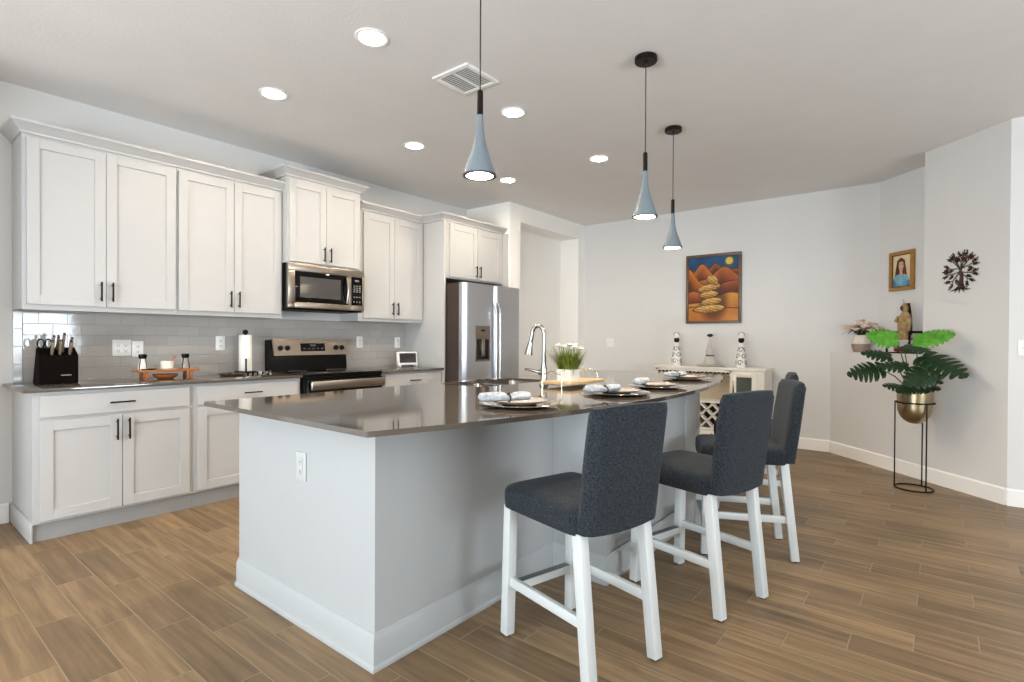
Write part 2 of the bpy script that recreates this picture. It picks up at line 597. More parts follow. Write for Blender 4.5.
def glazing(name, x0, x1, y0, y1, z0, z1, nmull):
    """a framed window filling an opening, thin in x or y"""
    t = MB()
    w = 0.06
    alongx = (x1 - x0) > (y1 - y0)
    a0, a1 = (x0, x1) if alongx else (y0, y1)

    def bar(p0, p1, q0, q1):
        if alongx:
            t.box(p0, p1, y0, y1, q0, q1)
        else:
            t.box(x0, x1, p0, p1, q0, q1)
    bar(a0, a1, z0, z0 + w)
    bar(a0, a1, z1 - w, z1)
    for k in range(nmull + 2):
        c = a0 + w / 2 + (a1 - a0 - w) * k / (nmull + 1)
        bar(c - w / 2, c + w / 2, z0 + w, z1 - w)
    o = structure(name, t, m_trim)
    g = MB()
    if alongx:
        g.box(x0 + w, x1 - w, (y0 + y1) / 2 - 0.003, (y0 + y1) / 2 + 0.003, z0 + w, z1 - w)
    else:
        g.box((x0 + x1) / 2 - 0.003, (x0 + x1) / 2 + 0.003, y0 + w, y1 - w, z0 + w, z1 - w)
    g.build('pane', m_winglass, o, False)
    return o


glazing('door_1', 1.9, 4.9, -3.6, -3.54, 0.0, 2.35, 2)
glazing('window_1', 9.04, 9.10, 0.25, 2.95, 0.55, 2.35, 1)

# skirting boards
BH, BT = 0.125, 0.015


def skirting(name, a, b, h=BH):
    a, b = Vector((*a, 0)), Vector((*b, 0))
    d = (b - a).normalized()
    n = Vector((-d.y, d.x, 0))
    L = (b - a).length
    mx = Matrix((d, n, Vector((0, 0, 1)))).transposed().to_4x4()
    mx.translation = a
    prof = [(0.0, 0), (BT, 0), (BT, h - 0.012), (BT * 0.45, h), (0, h)]
    t = MB()
    t.prism(prof, 0, L, 'x', mx)
    return structure(name, t, m_trim)


skirting('baseboard_back', D0, (0.70, 6.66))
skirting('baseboard_diagonal', D1, D0)
skirting('baseboard_right', (9.0, 5.345), D1)
skirting('baseboard_left', (0.0, 0.66), (0.0, 0.0))
# tile splashback with a soldier-course border at its open end
structure('backsplash', MB().box(0.0, 0.008, 0.73, 3.93, 0.90, 1.375), m_splash)
bd = MB()
for k in range(4):
    z0 = 0.902 + k * 0.1185
    bd.box(0.0, 0.009, 0.682, 0.728, z0, z0 + 0.1165, 0.001)
m_border = mat('glossy_border_tile', (188, 186, 185), 0.1, var=0.02, nscale=20)
structure('trim_1', bd, m_border)

# ------------------------------------------------------------------ kitchen cabinets (fronts face +x)


def shaker(t, x, y0, y1, z0, z1, w=0.06, th=0.02):
    t.box(x - th, x, y0, y0 + w, z0, z1, 0.0012, 1)
    t.box(x - th, x, y1 - w, y1, z0, z1, 0.0012, 1)
    t.box(x - th, x, y0 + w, y1 - w, z0, z0 + w, 0.0012, 1)
    t.box(x - th, x, y0 + w, y1 - w, z1 - w, z1, 0.0012, 1)
    t.box(x - th, x - 0.010, y0 + w, y1 - w, z0 + w, z1 - w)
    return t


def pull(parent, x, y, z, L, vertical=True):
    t = MB()
    if vertical:
        t.box(x + 0.024, x + 0.034, y - 0.005, y + 0.005, z - L / 2, z + L / 2, 0.002)
        for s in (-1, 1):
            t.cyl((0, 0, 0), 0.0045, 0.027, 10, Matrix.Translation((x, y, z + s * L * 0.36)) @ Matrix.Rotation(PI / 2, 4, 'Y'))
    else:
        t.box(x + 0.024, x + 0.034, y - L / 2, y + L / 2, z - 0.005, z + 0.005, 0.002)
        for s in (-1, 1):
            t.cyl((0, 0, 0), 0.0045, 0.027, 10, Matrix.Translation((x, y + s * L * 0.36, z)) @ Matrix.Rotation(PI / 2, 4, 'Y'))
    return t.build('handle', m_bronze, parent)


def wall_cabinet(label, y0, y1, xf, z0, z1, doors, dz0, dz1, hz, extra=None, name='wall_cabinet', group='white upper cabinets'):
    r = thing(name, (xf / 2, (y0 + y1) / 2, z0), label, 'cabinet', group)
    b = MB()
    b.box(0.001, xf - 0.02, y0, y1, z0, z1)
    b.box(xf - 0.02, xf, y0, y1, z0 - 0.004, z1, 0.001, 1)
    if extra:
        extra(b)
    b.build('body', m_cab, r)
    for i, (a, c) in enumerate(doors):
        t = MB()
        shaker(t, xf + 0.02, a, c, dz0, dz1)
        d = t.build('door', m_cab, r)
        hy = c - 0.03 if i == 0 else a + 0.03
        pull(d, xf + 0.02, hy, hz, 0.13)
    return r


CROWN = [(0, 0), (0.012, 0), (0.014, 0.014), (0.024, 0.022), (0.05, 0.052), (0.058, 0.056), (0.058, 0.072), (0, 0.072)]


def crown(t, path, z, scale=1.0, prof=CROWN):
    """crown moulding swept along a polyline (x, y) with the outside to the right of travel"""
    P = [Vector((*p, 0)) for p in path]
    n = len(P)
    rings = []
    bm = bmesh.new()
    for i, p in enumerate(P):
        d1 = (P[i] - P[i - 1]).normalized() if i > 0 else (P[1] - P[0]).normalized()
        d2 = (P[i + 1] - P[i]).normalized() if i < n - 1 else d1
        n1 = Vector((d1.y, -d1.x, 0))
        n2 = Vector((d2.y, -d2.x, 0))
        m_ = (n1 + n2)
        m_ = m_ / max(1e-6, m_.dot(n1))
        rings.append([bm.verts.new(p + m_ * (o * scale) + Vector((0, 0, z + h * scale))) for o, h in prof])
    k = len(prof)
    for a, b in zip(rings, rings[1:]):
        for j in range(k):
            bm.faces.new((a[j], a[(j + 1) % k], b[(j + 1) % k], b[j]))
    bm.faces.new(rings[0])
    bm.faces.new(rings[-1][::-1])
    bmesh.ops.recalc_face_normals(bm, faces=bm.faces)
    t.merge(bm)


wall_cabinet('tall white double-door upper cabinet at the left end, above the knife block', 0.68, 1.527, 0.31, 1.375, 2.455,
             [(0.700, 1.098), (1.101, 1.516)], 1.405, 2.432, 1.505)
wall_cabinet('tall white double-door upper cabinet between the left end unit and the microwave', 1.528, 2.335, 0.31, 1.375, 2.455,
             [(1.538, 1.930), (1.934, 2.318)], 1.405, 2.432, 1.505)
c = MB()
crown(c, [(0.0, 0.68), (0.31, 0.68), (0.31, 2.335)], 2.453)
tag(c.build('crown_molding', m_cab, None, True, 25), 'long white crown molding topping the two upper cabinets left of the microwave', 'molding')
mwc = wall_cabinet('raised short white upper cabinet with two doors directly above the microwave', 2.337, 3.068, 0.385, 1.848, 2.58,
                   [(2.352, 2.698), (2.702, 3.050)], 1.860, 2.552, 1.945)
c = MB()
crown(c, [(0.0, 2.337), (0.385, 2.337), (0.385, 3.068), (0.0, 3.068)], 2.578)
c.build('crown', m_cab, mwc, True, 25)
wall_cabinet('tall white double-door upper cabinet between the microwave and the fridge panel', 3.10, 3.928, 0.31, 1.375, 2.455,
             [(3.150, 3.525), (3.529, 3.905)], 1.405, 2.432, 1.505)
c = MB()
crown(c, [(0.31, 3.10), (0.31, 3.93), (0.615, 3.93), (0.615, 4.935)], 2.453)
tag(c.build('crown_molding', m_cab, None, True, 25), 'white crown molding stepping out around the fridge cabinet', 'molding')
tag(MB().box(0.001, 0.635, 3.932, 3.955, 0.0, 2.452, 0.001).build('refrigerator_side_panel', m_cab),
    'tall white side panel left of the steel refrigerator', 'panel')


def fr_extra(b):
    b.box(0.001, 0.685, 4.916, 4.938, 0.0, 2.455)


wall_cabinet('white two-door cabinet mounted above the stainless steel refrigerator', 3.957, 4.938, 0.615, 1.855, 2.455,
             [(4.02, 4.448), (4.452, 4.868)], 1.868, 2.435, 1.955, fr_extra)


def base_cabinet(label, y0, y1, drawer, doors, side=False):
    r = thing('base_cabinet', (0.3, (y0 + y1) / 2, 0), label, 'cabinet', 'white base cabinets')
    b = MB()
    b.box(0.001, 0.585, y0, y1, 0.105, 0.878)
    b.box(0.585, 0.605, y0, y1, 0.105, 0.878, 0.001, 1)
    b.build('body', m_cab, r)
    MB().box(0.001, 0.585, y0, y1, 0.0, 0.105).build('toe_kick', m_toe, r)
    if side:
        MB().box(0.001, 0.605, y0 - 0.012, y0, 0.0, 0.125, 0.002).build('side_skirt', m_cab, r)
    t = MB()
    t.box(0.605, 0.625, *drawer, 0.728, 0.857, 0.0015, 1)
    d = t.build('drawer', m_cab, r)
    pull(d, 0.625, (drawer[0] + drawer[1]) / 2, 0.792, 0.135, False)
    for i, (a, c_) in enumerate(doors):
        t = MB()
        shaker(t, 0.625, a, c_, 0.122, 0.708)
        dd = t.build('door', m_cab, r)
        pull(dd, 0.625, c_ - 0.03 if i == 0 else a + 0.03, 0.62, 0.135)
    return r


base_cabinet('white base cabinet with drawer and two doors at the open left end of the counter', 0.678, 1.528, (0.709, 1.502),
             [(0.709, 1.108), (1.112, 1.502)], True)
base_cabinet('white base cabinet left of the range, partly hidden behind the island', 1.529, 2.335, (1.556, 2.312),
             [(1.556, 1.932), (1.936, 2.312)])
base_cabinet('white base cabinet between the range and the fridge panel', 3.128, 3.93, (3.175, 3.905),
             [(3.175, 3.538), (3.542, 3.905)])
tag(MB().box(0.002, 0.645, 0.632, 2.336, 0.879, 0.90, 0.002).build('kitchen_countertop', m_quartz),
    'glossy taupe quartz countertop along the wall left of the range', 'countertop')
tag(MB().box(0.002, 0.645, 3.122, 3.93, 0.879, 0.90, 0.002).build('kitchen_countertop', m_quartz),
    'short taupe quartz countertop between the range and the fridge panel', 'countertop')

# ------------------------------------------------------------------ range
r = thing('kitchen_range', (0.35, 2.73, 0), 'stainless steel and black electric range with glass cooktop', 'stove')
MB().box(0.03, 0.645, 2.348, 3.110, 0.02, 0.888, 0.003).build('body', m_black, r)
MB().box(0.03, 0.672, 2.346, 3.112, 0.888, 0.908, 0.004).build('cooktop', m_blackglass, r)
bgd = MB()
bgd.prism([(0.012, 0.908), (0.115, 0.908), (0.10, 1.06), (0.075, 1.185), (0.012, 1.185)], 2.335, 3.112, 'y', None, 0.004)
bk = bgd.build('backguard', m_black, r)
cp = MB()
cp.prism([(0.100, 1.045), (0.126, 1.045), (0.094, 1.192), (0.060, 1.192)], 2.365, 3.118, 'y', None, 0.004)
cpo = cp.build('control_panel', m_steelh, r)
tilt = math.atan2(0.032, 0.147)


def on_panel(y, z):
    x = 0.126 - (z - 1.045) * (0.032 / 0.147)
    return Matrix.Translation((x, y, z)) @ Matrix.Rotation(PI / 2 - tilt, 4, 'Y')


for y in (2.425, 2.492, 2.985, 3.052):
    k = MB()
    k.lathe([(0, -0.002), (0.024, -0.002), (0.022, 0.016), (0.018, 0.020), (0, 0.020)], mx=on_panel(y, 1.112), n=20)
    k.box(-0.016, 0.016, -0.003, 0.003, 0.018, 0.026, 0.001, 1, on_panel(y, 1.112))
    k.build('knob', m_blackmatt, r)
MB().box(-0.038, 0.038, -0.125, 0.125, -0.002, 0.003, 0.002, 2, on_panel(2.745, 1.118)).build('display_panel', m_blackglass, r)
dsp = MB()
dsp.box(-0.026, -0.010, -0.03, 0.03, 0.003, 0.004, 0, 1, on_panel(2.745, 1.118))
for i in range(5):
    dsp.box(0.008, 0.018, -0.1 + i * 0.045, -0.075 + i * 0.045, 0.003, 0.0038, 0, 1, on_panel(2.745, 1.118))
dsp.build('display_digits', mat('display_print', (84, 82, 80), 0.4, var=0.05), r)
m_burn = mat('burner_print', (70, 68, 66), 0.3, var=0.05)
for bx, by, br in ((0.22, 2.53, 0.075), (0.22, 2.93, 0.095), (0.50, 2.53, 0.105), (0.50, 2.93, 0.075)):
    burn = MB()
    burn.tube([(bx + br * math.cos(a * PI / 16), by + br * math.sin(a * PI / 16), 0.9082) for a in range(32)], 0.0012, 4, True)
    burn.build('burner_ring', m_burn, r)
MB().box(0.645, 0.672, 2.352, 3.106, 0.865, 0.886, 0.003).build('vent_strip', m_black, r)
od = MB()
od.box(0.645, 0.682, 2.354, 3.104, 0.22, 0.862, 0.004)
odo = od.build('oven_door', m_black, r)
MB().box(0.682, 0.6835, 2.47, 2.99, 0.36, 0.70, 0.0005, 1).build('oven_window', m_ovenwin, odo)
hh = MB()
hh.box(0.704, 0.730, 2.368, 3.106, 0.776, 0.848, 0.008, 3)
for y in (2.41, 3.05):
    hh.box(0.680, 0.712, y - 0.015, y + 0.015, 0.80, 0.826, 0.003)
hh.build('handle', m_steelh, odo)
MB().box(0.645, 0.680, 2.354, 3.104, 0.03, 0.21, 0.004).build('drawer', m_steelh, r)

# ------------------------------------------------------------------ microwave
r = thing('microwave_oven', (0.2, 2.72, 1.452), 'stainless over-the-range microwave with black glass door', 'microwave')
MB().box(0.01, 0.375, 2.337, 3.099, 1.452, 1.846, 0.004).build('body', m_black, r)
fr = MB()
fr.box(0.375, 0.412, 2.339, 3.099, 1.778, 1.846, 0.004)
fr.box(0.375, 0.412, 2.339, 2.398, 1.500, 1.778, 0.003)
fr.box(0.375, 0.412, 2.398, 2.93, 1.462, 1.512, 0.004)
fr.box(0.375, 0.412, 2.339, 2.398, 1.462, 1.500, 0.003)
fr.box(0.375, 0.412, 2.93, 2.956, 1.462, 1.778, 0.003)
fr.box(0.375, 0.412, 2.956, 3.099, 1.462, 1.512, 0.004)
fr.box(0.375, 0.412, 3.078, 3.099, 1.512, 1.778, 0.003)
fro = fr.build('front_frame', m_steelh, r)
MB().lathe([(0, 0), (0.014, 0), (0.013, 0.002), (0, 0.002)], mx=Matrix.Translation((0.411, 2.735, 1.812)) @ Matrix.Rotation(PI / 2, 4, 'Y')).build('badge', m_blocklogo, fro)
dg = MB()
dg.box(0.375, 0.408, 2.399, 2.929, 1.513, 1.777, 0.002)
dgo = dg.build('door', m_blackglass, r)
MB().box(0.408, 0.4095, 2.445, 2.845, 1.555, 1.735, 0.0005, 1).build('window', m_ovenwin, dgo)
hd = MB()
pts = [(0.418 + 0.022 * math.sin(PI * k / 12), 2.905, 1.525 + 0.24 * k / 12) for k in range(13)]
hd.tube(pts, 0.010, 12)
hd.build('handle', m_steelh, dgo)
kp = MB()
kp.box(0.375, 0.409, 2.957, 3.077, 1.513, 1.777, 0.002)
kpo = kp.build('keypad', m_blackglass, r)
m_key = mat('keypad_print', (128, 124, 122), 0.4, var=0.05)
MB().box(0.409, 0.4098, 2.995, 3.04, 1.735, 1.752).build('display', m_key, kpo)
for i in range(3):
    for z in (1.690, 1.672, 1.654, 1.636, 1.585):
        MB().box(0.409, 0.4096, 2.980 + i * 0.030, 2.999 + i * 0.030, z, z + 0.010).build('key', m_key, kpo)
    MB().lathe([(0, 0), (0.007, 0), (0.007, 0.0008), (0, 0.0008)], mx=Matrix.Translation((0.409, 2.985 + i * 0.032, 1.545)) @ Matrix.Rotation(PI / 2, 4, 'Y'), n=12).build('round_key', m_key, kpo)
MB().box(0.05, 0.395, 2.36, 3.08, 1.447, 1.453, 0.001).build('vent_grille', m_blackmatt, r)

# ------------------------------------------------------------------ refrigerator
FD = 0.05
r = thing('refrigerator', (0.45, 4.44, 0), 'stainless steel side-by-side refrigerator with water dispenser', 'refrigerator')
MB().box(0.06, 0.765 + FD, 3.97, 4.905, 0.02, 1.775, 0.004).build('body', m_steeldk, r)
MB().box(0.45, 0.775 + FD, 3.985, 4.895, 1.775, 1.792, 0.004).build('hinge_cover', m_steeldk, r)


def fridge_door(y0, y1):
    t = MB()
    prof = []
    n = 14
    for k in range(n + 1):
        s = k / n
        y = y0 + (y1 - y0) * s
        e = min(s, 1 - s)
        x = 0.842 + FD + 0.010 * math.sin(PI * s) - (0.028 * (1 - e / 0.09) ** 2 if e < 0.09 else 0)
        prof.append((x, y))
    t.prism([(0.772 + FD, y1), (0.772 + FD, y0)] + prof, 0.10, 1.79)
    return t.build('door', m_steel, r)


fd = fridge_door(3.966, 4.452)
fd2 = fridge_door(4.458, 4.915)
dp = MB()
for a, b_, z0, z1 in ((4.132, 4.148, 0.965, 1.345), (4.345, 4.361, 0.965, 1.345), (4.148, 4.345, 1.20, 1.345), (4.148, 4.345, 0.965, 0.985)):
    dp.box(0.80 + FD, 0.8555 + FD, a, b_, z0, z1, 0.001)
dpo = dp.build('dispenser', mat('dispenser_bronze', (120, 108, 96), 0.35, metal=0.6, var=0.05), fd)
di = MB()
di.box(0.80 + FD, 0.853 + FD, 4.148, 4.345, 0.985, 1.20)
di.build('dispenser_recess', m_blackglass, fd)
dd = MB()
dd.box(0.853 + FD, 0.866 + FD, 4.222, 4.240, 1.02, 1.20, 0.002)
dd.box(0.853 + FD, 0.866 + FD, 4.250, 4.268, 1.02, 1.20, 0.002)
dd.build('paddle', m_steelh, fd)
MB().box(0.8555 + FD, 0.857 + FD, 4.215, 4.278, 1.285, 1.305).build('dispenser_display', m_blackglass, fd)
for door, y in ((fd, 4.425), (fd2, 4.490)):
    t = MB()
    pts = []
    for k in range(17):
        s = k / 16
        pts.append((0.846 + FD + 0.042 * min(1, 6.0 * math.sin(PI * s)) ** 0.7 + 0.004 * math.sin(PI * s), y, 0.50 + 1.10 * s))
    t.tube(pts, 0.012, 12)
    t.build('handle', m_steel, door)
MB().box(0.70 + FD, 0.79 + FD, 3.98, 4.90, 0.02, 0.095, 0.003).build('toe_grille', m_blackmatt, r)

# ------------------------------------------------------------------ island
IX0, IX1, IY0, IY1 = 2.045, 3.112, 1.20, 4.56
r = thing('kitchen_island', (2.6, 2.9, 0), 'large white kitchen island base under the bowed taupe countertop', 'island')
b = MB()
b.box(IX0, IX1, IY0, 2.46, 0.0, 0.878)
b.box(IX0, IX1, 3.32, IY1, 0.0, 0.878)
b.box(2.51, IX1, 2.46, 3.32, 0.0, 0.878)
b.box(IX0, IX0 + 0.018, 2.46, 3.32, 0.0, 0.86)
b.box(IX0 + 0.018, 2.51, 2.46, 3.32, 0.0, 0.62)
b.build('body', m_island, r)
PX = 3.425
b = MB()
b.box(IX1, PX - 0.012, 2.36, 3.60, 0.0, 0.878)
b.build('bar_support', m_island, r)
for y0, y1 in ((2.34, 2.41), (3.42, 3.62)):
    MB().box(IX1, PX, y0, y1, 0.0, 0.878, 0.002).build('pilaster', m_island, r)


SKIRT = [(0, 0), (0.022, 0), (0.022, 0.012), (0.014, 0.02), (0.014, 0.110), (0.010, 0.116), (0.006, 0.128), (0, 0.132)]
t = MB()
crown(t, [(IX0, IY0), (IX1, IY0), (IX1, 2.34), (PX, 2.34), (PX, 3.62), (IX1, 3.62), (IX1, IY1)], 0, 1.0, SKIRT)
t.build('baseboard', m_island, r)
t = MB()
for i in range(4):
    y0 = 1.23 + i * 0.835
    shaker(t, 0, y0, y0 + 0.80, 0.12, 0.85)
for v in t.bm.verts:
    v.co.x = IX0 - 0.001 - v.co.x - 0.02 if False else IX0 - (v.co.x + 0.02)
bmesh.ops.reverse_faces(t.bm, faces=t.bm.faces)
t.build('door_fronts', m_island, r)

# countertop outline: straight on the sink side, one long bow on the bar side
CY0, CY1, CX0, CX1 = 1.06, 4.70, 1.995, 3.255
BOW = 0.305
ym, hh_ = (CY0 + CY1) / 2, (CY1 - CY0) / 2
R_ = (hh_ ** 2 + BOW ** 2) / (2 * BOW)
arc = []
for k in range(41):
    y = CY0 + 0.004 + (CY1 - CY0 - 0.008) * k / 40
    arc.append((CX1 + math.sqrt(R_ ** 2 - (y - ym) ** 2) - (R_ - BOW), y))
outer = [(CX0, CY1), (CX0, CY0), (CX1 - 0.004, CY0)] + arc + [(CX1 - 0.004, CY1)]
SX0, SX1, SY0, SY1 = 2.075, 2.465, 2.50, 3.27


def rrect(x0, x1, y0, y1, rad, n=5):
    out = []
    for cx_, cy_, a0 in ((x1 - rad, y1 - rad, 0), (x0 + rad, y1 - rad, 90), (x0 + rad, y0 + rad, 180), (x1 - rad, y0 + rad, 270)):
        for k in range(n + 1):
            a = math.radians(a0 + 90 * k / n)
            out.append((cx_ + rad * math.cos(a), cy_ + rad * math.sin(a)))
    return out


bm = bmesh.new()
loops = []
for poly in (outer, rrect(SX0, SX1, SY0, SY1, 0.03)):
    vs = [bm.verts.new((x, y, 0.90)) for x, y in poly]
    for i in range(len(vs)):
        bm.edges.new((vs[i], vs[(i + 1) % len(vs)]))
    loops.append(vs)
bmesh.ops.triangle_fill(bm, edges=bm.edges[:], use_beauty=True)
topf = bm.faces[:]
bmesh.ops.recalc_face_normals(bm, faces=topf)
ret = bmesh.ops.extrude_face_region(bm, geom=topf)
bmesh.ops.translate(bm, verts=[g for g in ret['geom'] if isinstance(g, bmesh.types.BMVert)], vec=(0, 0, -0.02))
bmesh.ops.recalc_face_normals(bm, faces=bm.faces[:])
ct = MB()
ct.merge(bm)
tag(ct.build('island_countertop', m_quartz, None, True, 30), 'long bowed taupe quartz countertop on the white island', 'countertop')

# sink: double bowl hung below the cut-out
r = thing('double_sink', (2.27, 2.885, 0.69), 'undermount double-bowl sink set in the island countertop', 'sink')


def bowl(x0, x1, y0, y1, z0, z1):
    t = MB()
    o1 = rrect(x0, x1, y0, y1, 0.035)
    o2 = rrect(x0 + 0.008, x1 - 0.008, y0 + 0.008, y1 - 0.008, 0.045)
    bm = bmesh.new()
    A = [bm.verts.new((x, y, z1)) for x, y in o1]
    B = [bm.verts.new((x, y, z0 + 0.02)) for x, y in o2]
    C = [bm.verts.new((x * 0.96 + 0.04 * (x0 + x1) / 2, y * 0.96 + 0.04 * (y0 + y1) / 2, z0)) for x, y in o2]
    n = len(A)
    for P_, Q_ in ((A, B), (B, C)):
        for i in range(n):
            bm.faces.new((P_[i], P_[(i + 1) % n], Q_[(i + 1) % n], Q_[i]))
    bm.faces.new(C)
    bmesh.ops.recalc_face_normals(bm, faces=bm.faces[:])
    bmesh.ops.solidify(bm, geom=bm.faces[:], thickness=0.0015)
    t.merge(bm)
    return t


ymid = (SY0 + SY1) / 2
for a, c_ in ((SY0 - 0.004, ymid - 0.012), (ymid + 0.012, SY1 + 0.004)):
    bw = bowl(SX0 - 0.004, SX1 + 0.004, a, c_, 0.69, 0.879).build('basin', m_sink, r)
    MB().lathe([(0, 0.002), (0.022, 0.002), (0.026, 0.006), (0.034, 0.006), (0.036, 0.003), (0.036, 0.0)], ((SX0 + SX1) / 2, (a + c_) / 2, 0.6915)).build('drain', m_chrome, bw)
MB().box(SX0 + 0.002, SX1 - 0.002, ymid - 0.013, ymid + 0.013, 0.80, 0.885, 0.006).build('divider', m_chrome, r)

# faucet
FX, FY = 2.665, 2.885
r = thing('kitchen_faucet', (FX, FY, 0.90), 'tall brushed nickel gooseneck pull-down faucet behind the sink', 'faucet')
t = MB()
t.lathe([(0, 0), (0.030, 0), (0.030, 0.006), (0.024, 0.012), (0.021, 0.03), (0.022, 0.10), (0.0155, 0.14), (0.0145, 0.20), (0, 0.20)], (FX, FY, 0.90))
t.build('body', m_chrome, r)
pts = []
sdx, sdy = -0.985, -0.17
RA = 0.044
for k in range(7):
    pts.append((FX, FY, 1.08 + 0.155 * k / 6))
for k in range(1, 15):
    a = PI * k / 15
    pts.append((FX + sdx * (RA - RA * math.cos(a)), FY + sdy * (RA - RA * math.cos(a)), 1.235 + RA * 1.35 * math.sin(a)))
dxe = 2 * RA
for k in range(3):
    s = dxe + 0.008 * k
    pts.append((FX + sdx * s, FY + sdy * s, 1.228 - 0.03 * k))
t = MB()
t.tube(pts, 0.0135, 14)
t.build('spout', m_chrome, r)
t = MB()
a = Vector((FX + sdx * (dxe + 0.012), FY + sdy * (dxe + 0.012), 1.185))
bb = Vector((FX + sdx * (dxe + 0.028), FY + sdy * (dxe + 0.028), 1.10))
t.tube([a, a.lerp(bb, 0.3), a.lerp(bb, 0.7), a.lerp(bb, 0.97), bb], 0.018, 16, radii=[0.016, 0.019, 0.024, 0.027, 0.024])
t.build('spray_head', m_chrome, r)
t = MB()
hx, hy = -0.75, -0.66
t.tube([(FX, FY, 0.985), (FX + hx * 0.03, FY + hy * 0.03, 0.987), (FX + hx * 0.045, FY + hy * 0.045, 0.99), (FX + hx * 0.11, FY + hy * 0.11, 1.005), (FX + hx * 0.13, FY + hy * 0.13, 1.008)],
       0.01, 12, radii=[0.017, 0.018, 0.011, 0.008, 0.006])
t.build('lever', m_chrome, r)


# ------------------------------------------------------------------ outlets and switches
def wall_plate(label, origin, nrm, w, h, kind, name='wall_outlet', cat='outlet', pm=None):
    pm = pm or m_plastic
    """plate facing nrm (unit, horizontal); kinds: outlet, gfci, switch, double"""
    n = Vector(nrm).normalized()
    x = Vector((0, 0, 1)).cross(n)
    mx = Matrix((x, Vector((0, 0, 1)), n)).transposed().to_4x4()
    mx.translation = Vector(origin)
    r = thing(name, origin, label, cat, 'white wall plates')
    t = MB()
    t.box(-w / 2, w / 2, -h / 2, h / 2, 0.0, 0.006, 0.002, 2, mx)
    p = t.build('plate', pm, r)
    cols = [0] if w < 0.1 else [-0.023, 0.023]
    for cx_ in cols:
        MB().box(cx_ - 0.0165, cx_ + 0.0165, -0.034, 0.034, 0.006, 0.009, 0.001, 1, mx).build('outlet_face' if kind == 'outlet' else 'rocker', pm, r)
        if kind == 'outlet':
            for zz in (-0.02, 0.02):
                for q in (-1, 1):
                    MB().box(cx_ + q * 0.0065 - 0.0015, cx_ + q * 0.0065 + 0.0015, zz - 0.005, zz + 0.005, 0.009, 0.0095, 0, 1, mx).build('slot', m_dark, r)
                MB().lathe([(0, 0), (0.003, 0), (0.003, 0.0006), (0, 0.0006)], mx=mx @ Matrix.Translation((cx_, zz - 0.010, 0.009)), n=10).build('ground_hole', m_dark, r)
        else:
            MB().box(cx_ - 0.014, cx_ + 0.014, -0.001, 0.001, 0.009, 0.0094, 0, 1, mx).build('rocker_gap', m_toe, r)
    return r


wall_plate('white double outlet plate on the tiles right above the knife block', (0.008, 1.272, 1.124), (1, 0, 0), 0.118, 0.118, 'outlet')
wall_plate('white single outlet plate just right of the double outlet on the tiles', (0.008, 1.372, 1.116), (1, 0, 0), 0.072, 0.116, 'outlet')
wall_plate('white outlet plate on the tiles left of the paper towel roll', (0.008, 1.961, 1.157), (1, 0, 0), 0.074, 0.118, 'outlet')
wall_plate('white outlet plate on the tiles just right of the range', (0.008, 3.332, 1.165), (1, 0, 0), 0.074, 0.118, 'outlet')
wall_plate('white outlet plate on the tiles above the small countertop clock', (0.008, 3.825, 1.16), (1, 0, 0), 0.074, 0.118, 'outlet')
wall_plate('white outlet plate set flush in the near end of the island', (2.616, IY0, 0.665), (0, -1, 0), 0.074, 0.12, 'outlet', pm=mat('island_plate_plastic', (190, 192, 191), 0.35, var=0.01))
wall_plate('upper square white switch plate on the back wall beside the alcove', (1.125, 6.66, 1.165), (0, -1, 0), 0.125, 0.12, 'switch', 'light_switch', 'switch')
wall_plate('lower white outlet plate on the back wall behind the serving tray', (1.13, 6.66, 0.69), (0, -1, 0), 0.13, 0.12, 'outlet')
wall_plate('white switch plate at the far right edge wall', (5.215, 5.345, 1.16), (0, -1, 0), 0.12, 0.12, 'switch', 'light_switch', 'switch')

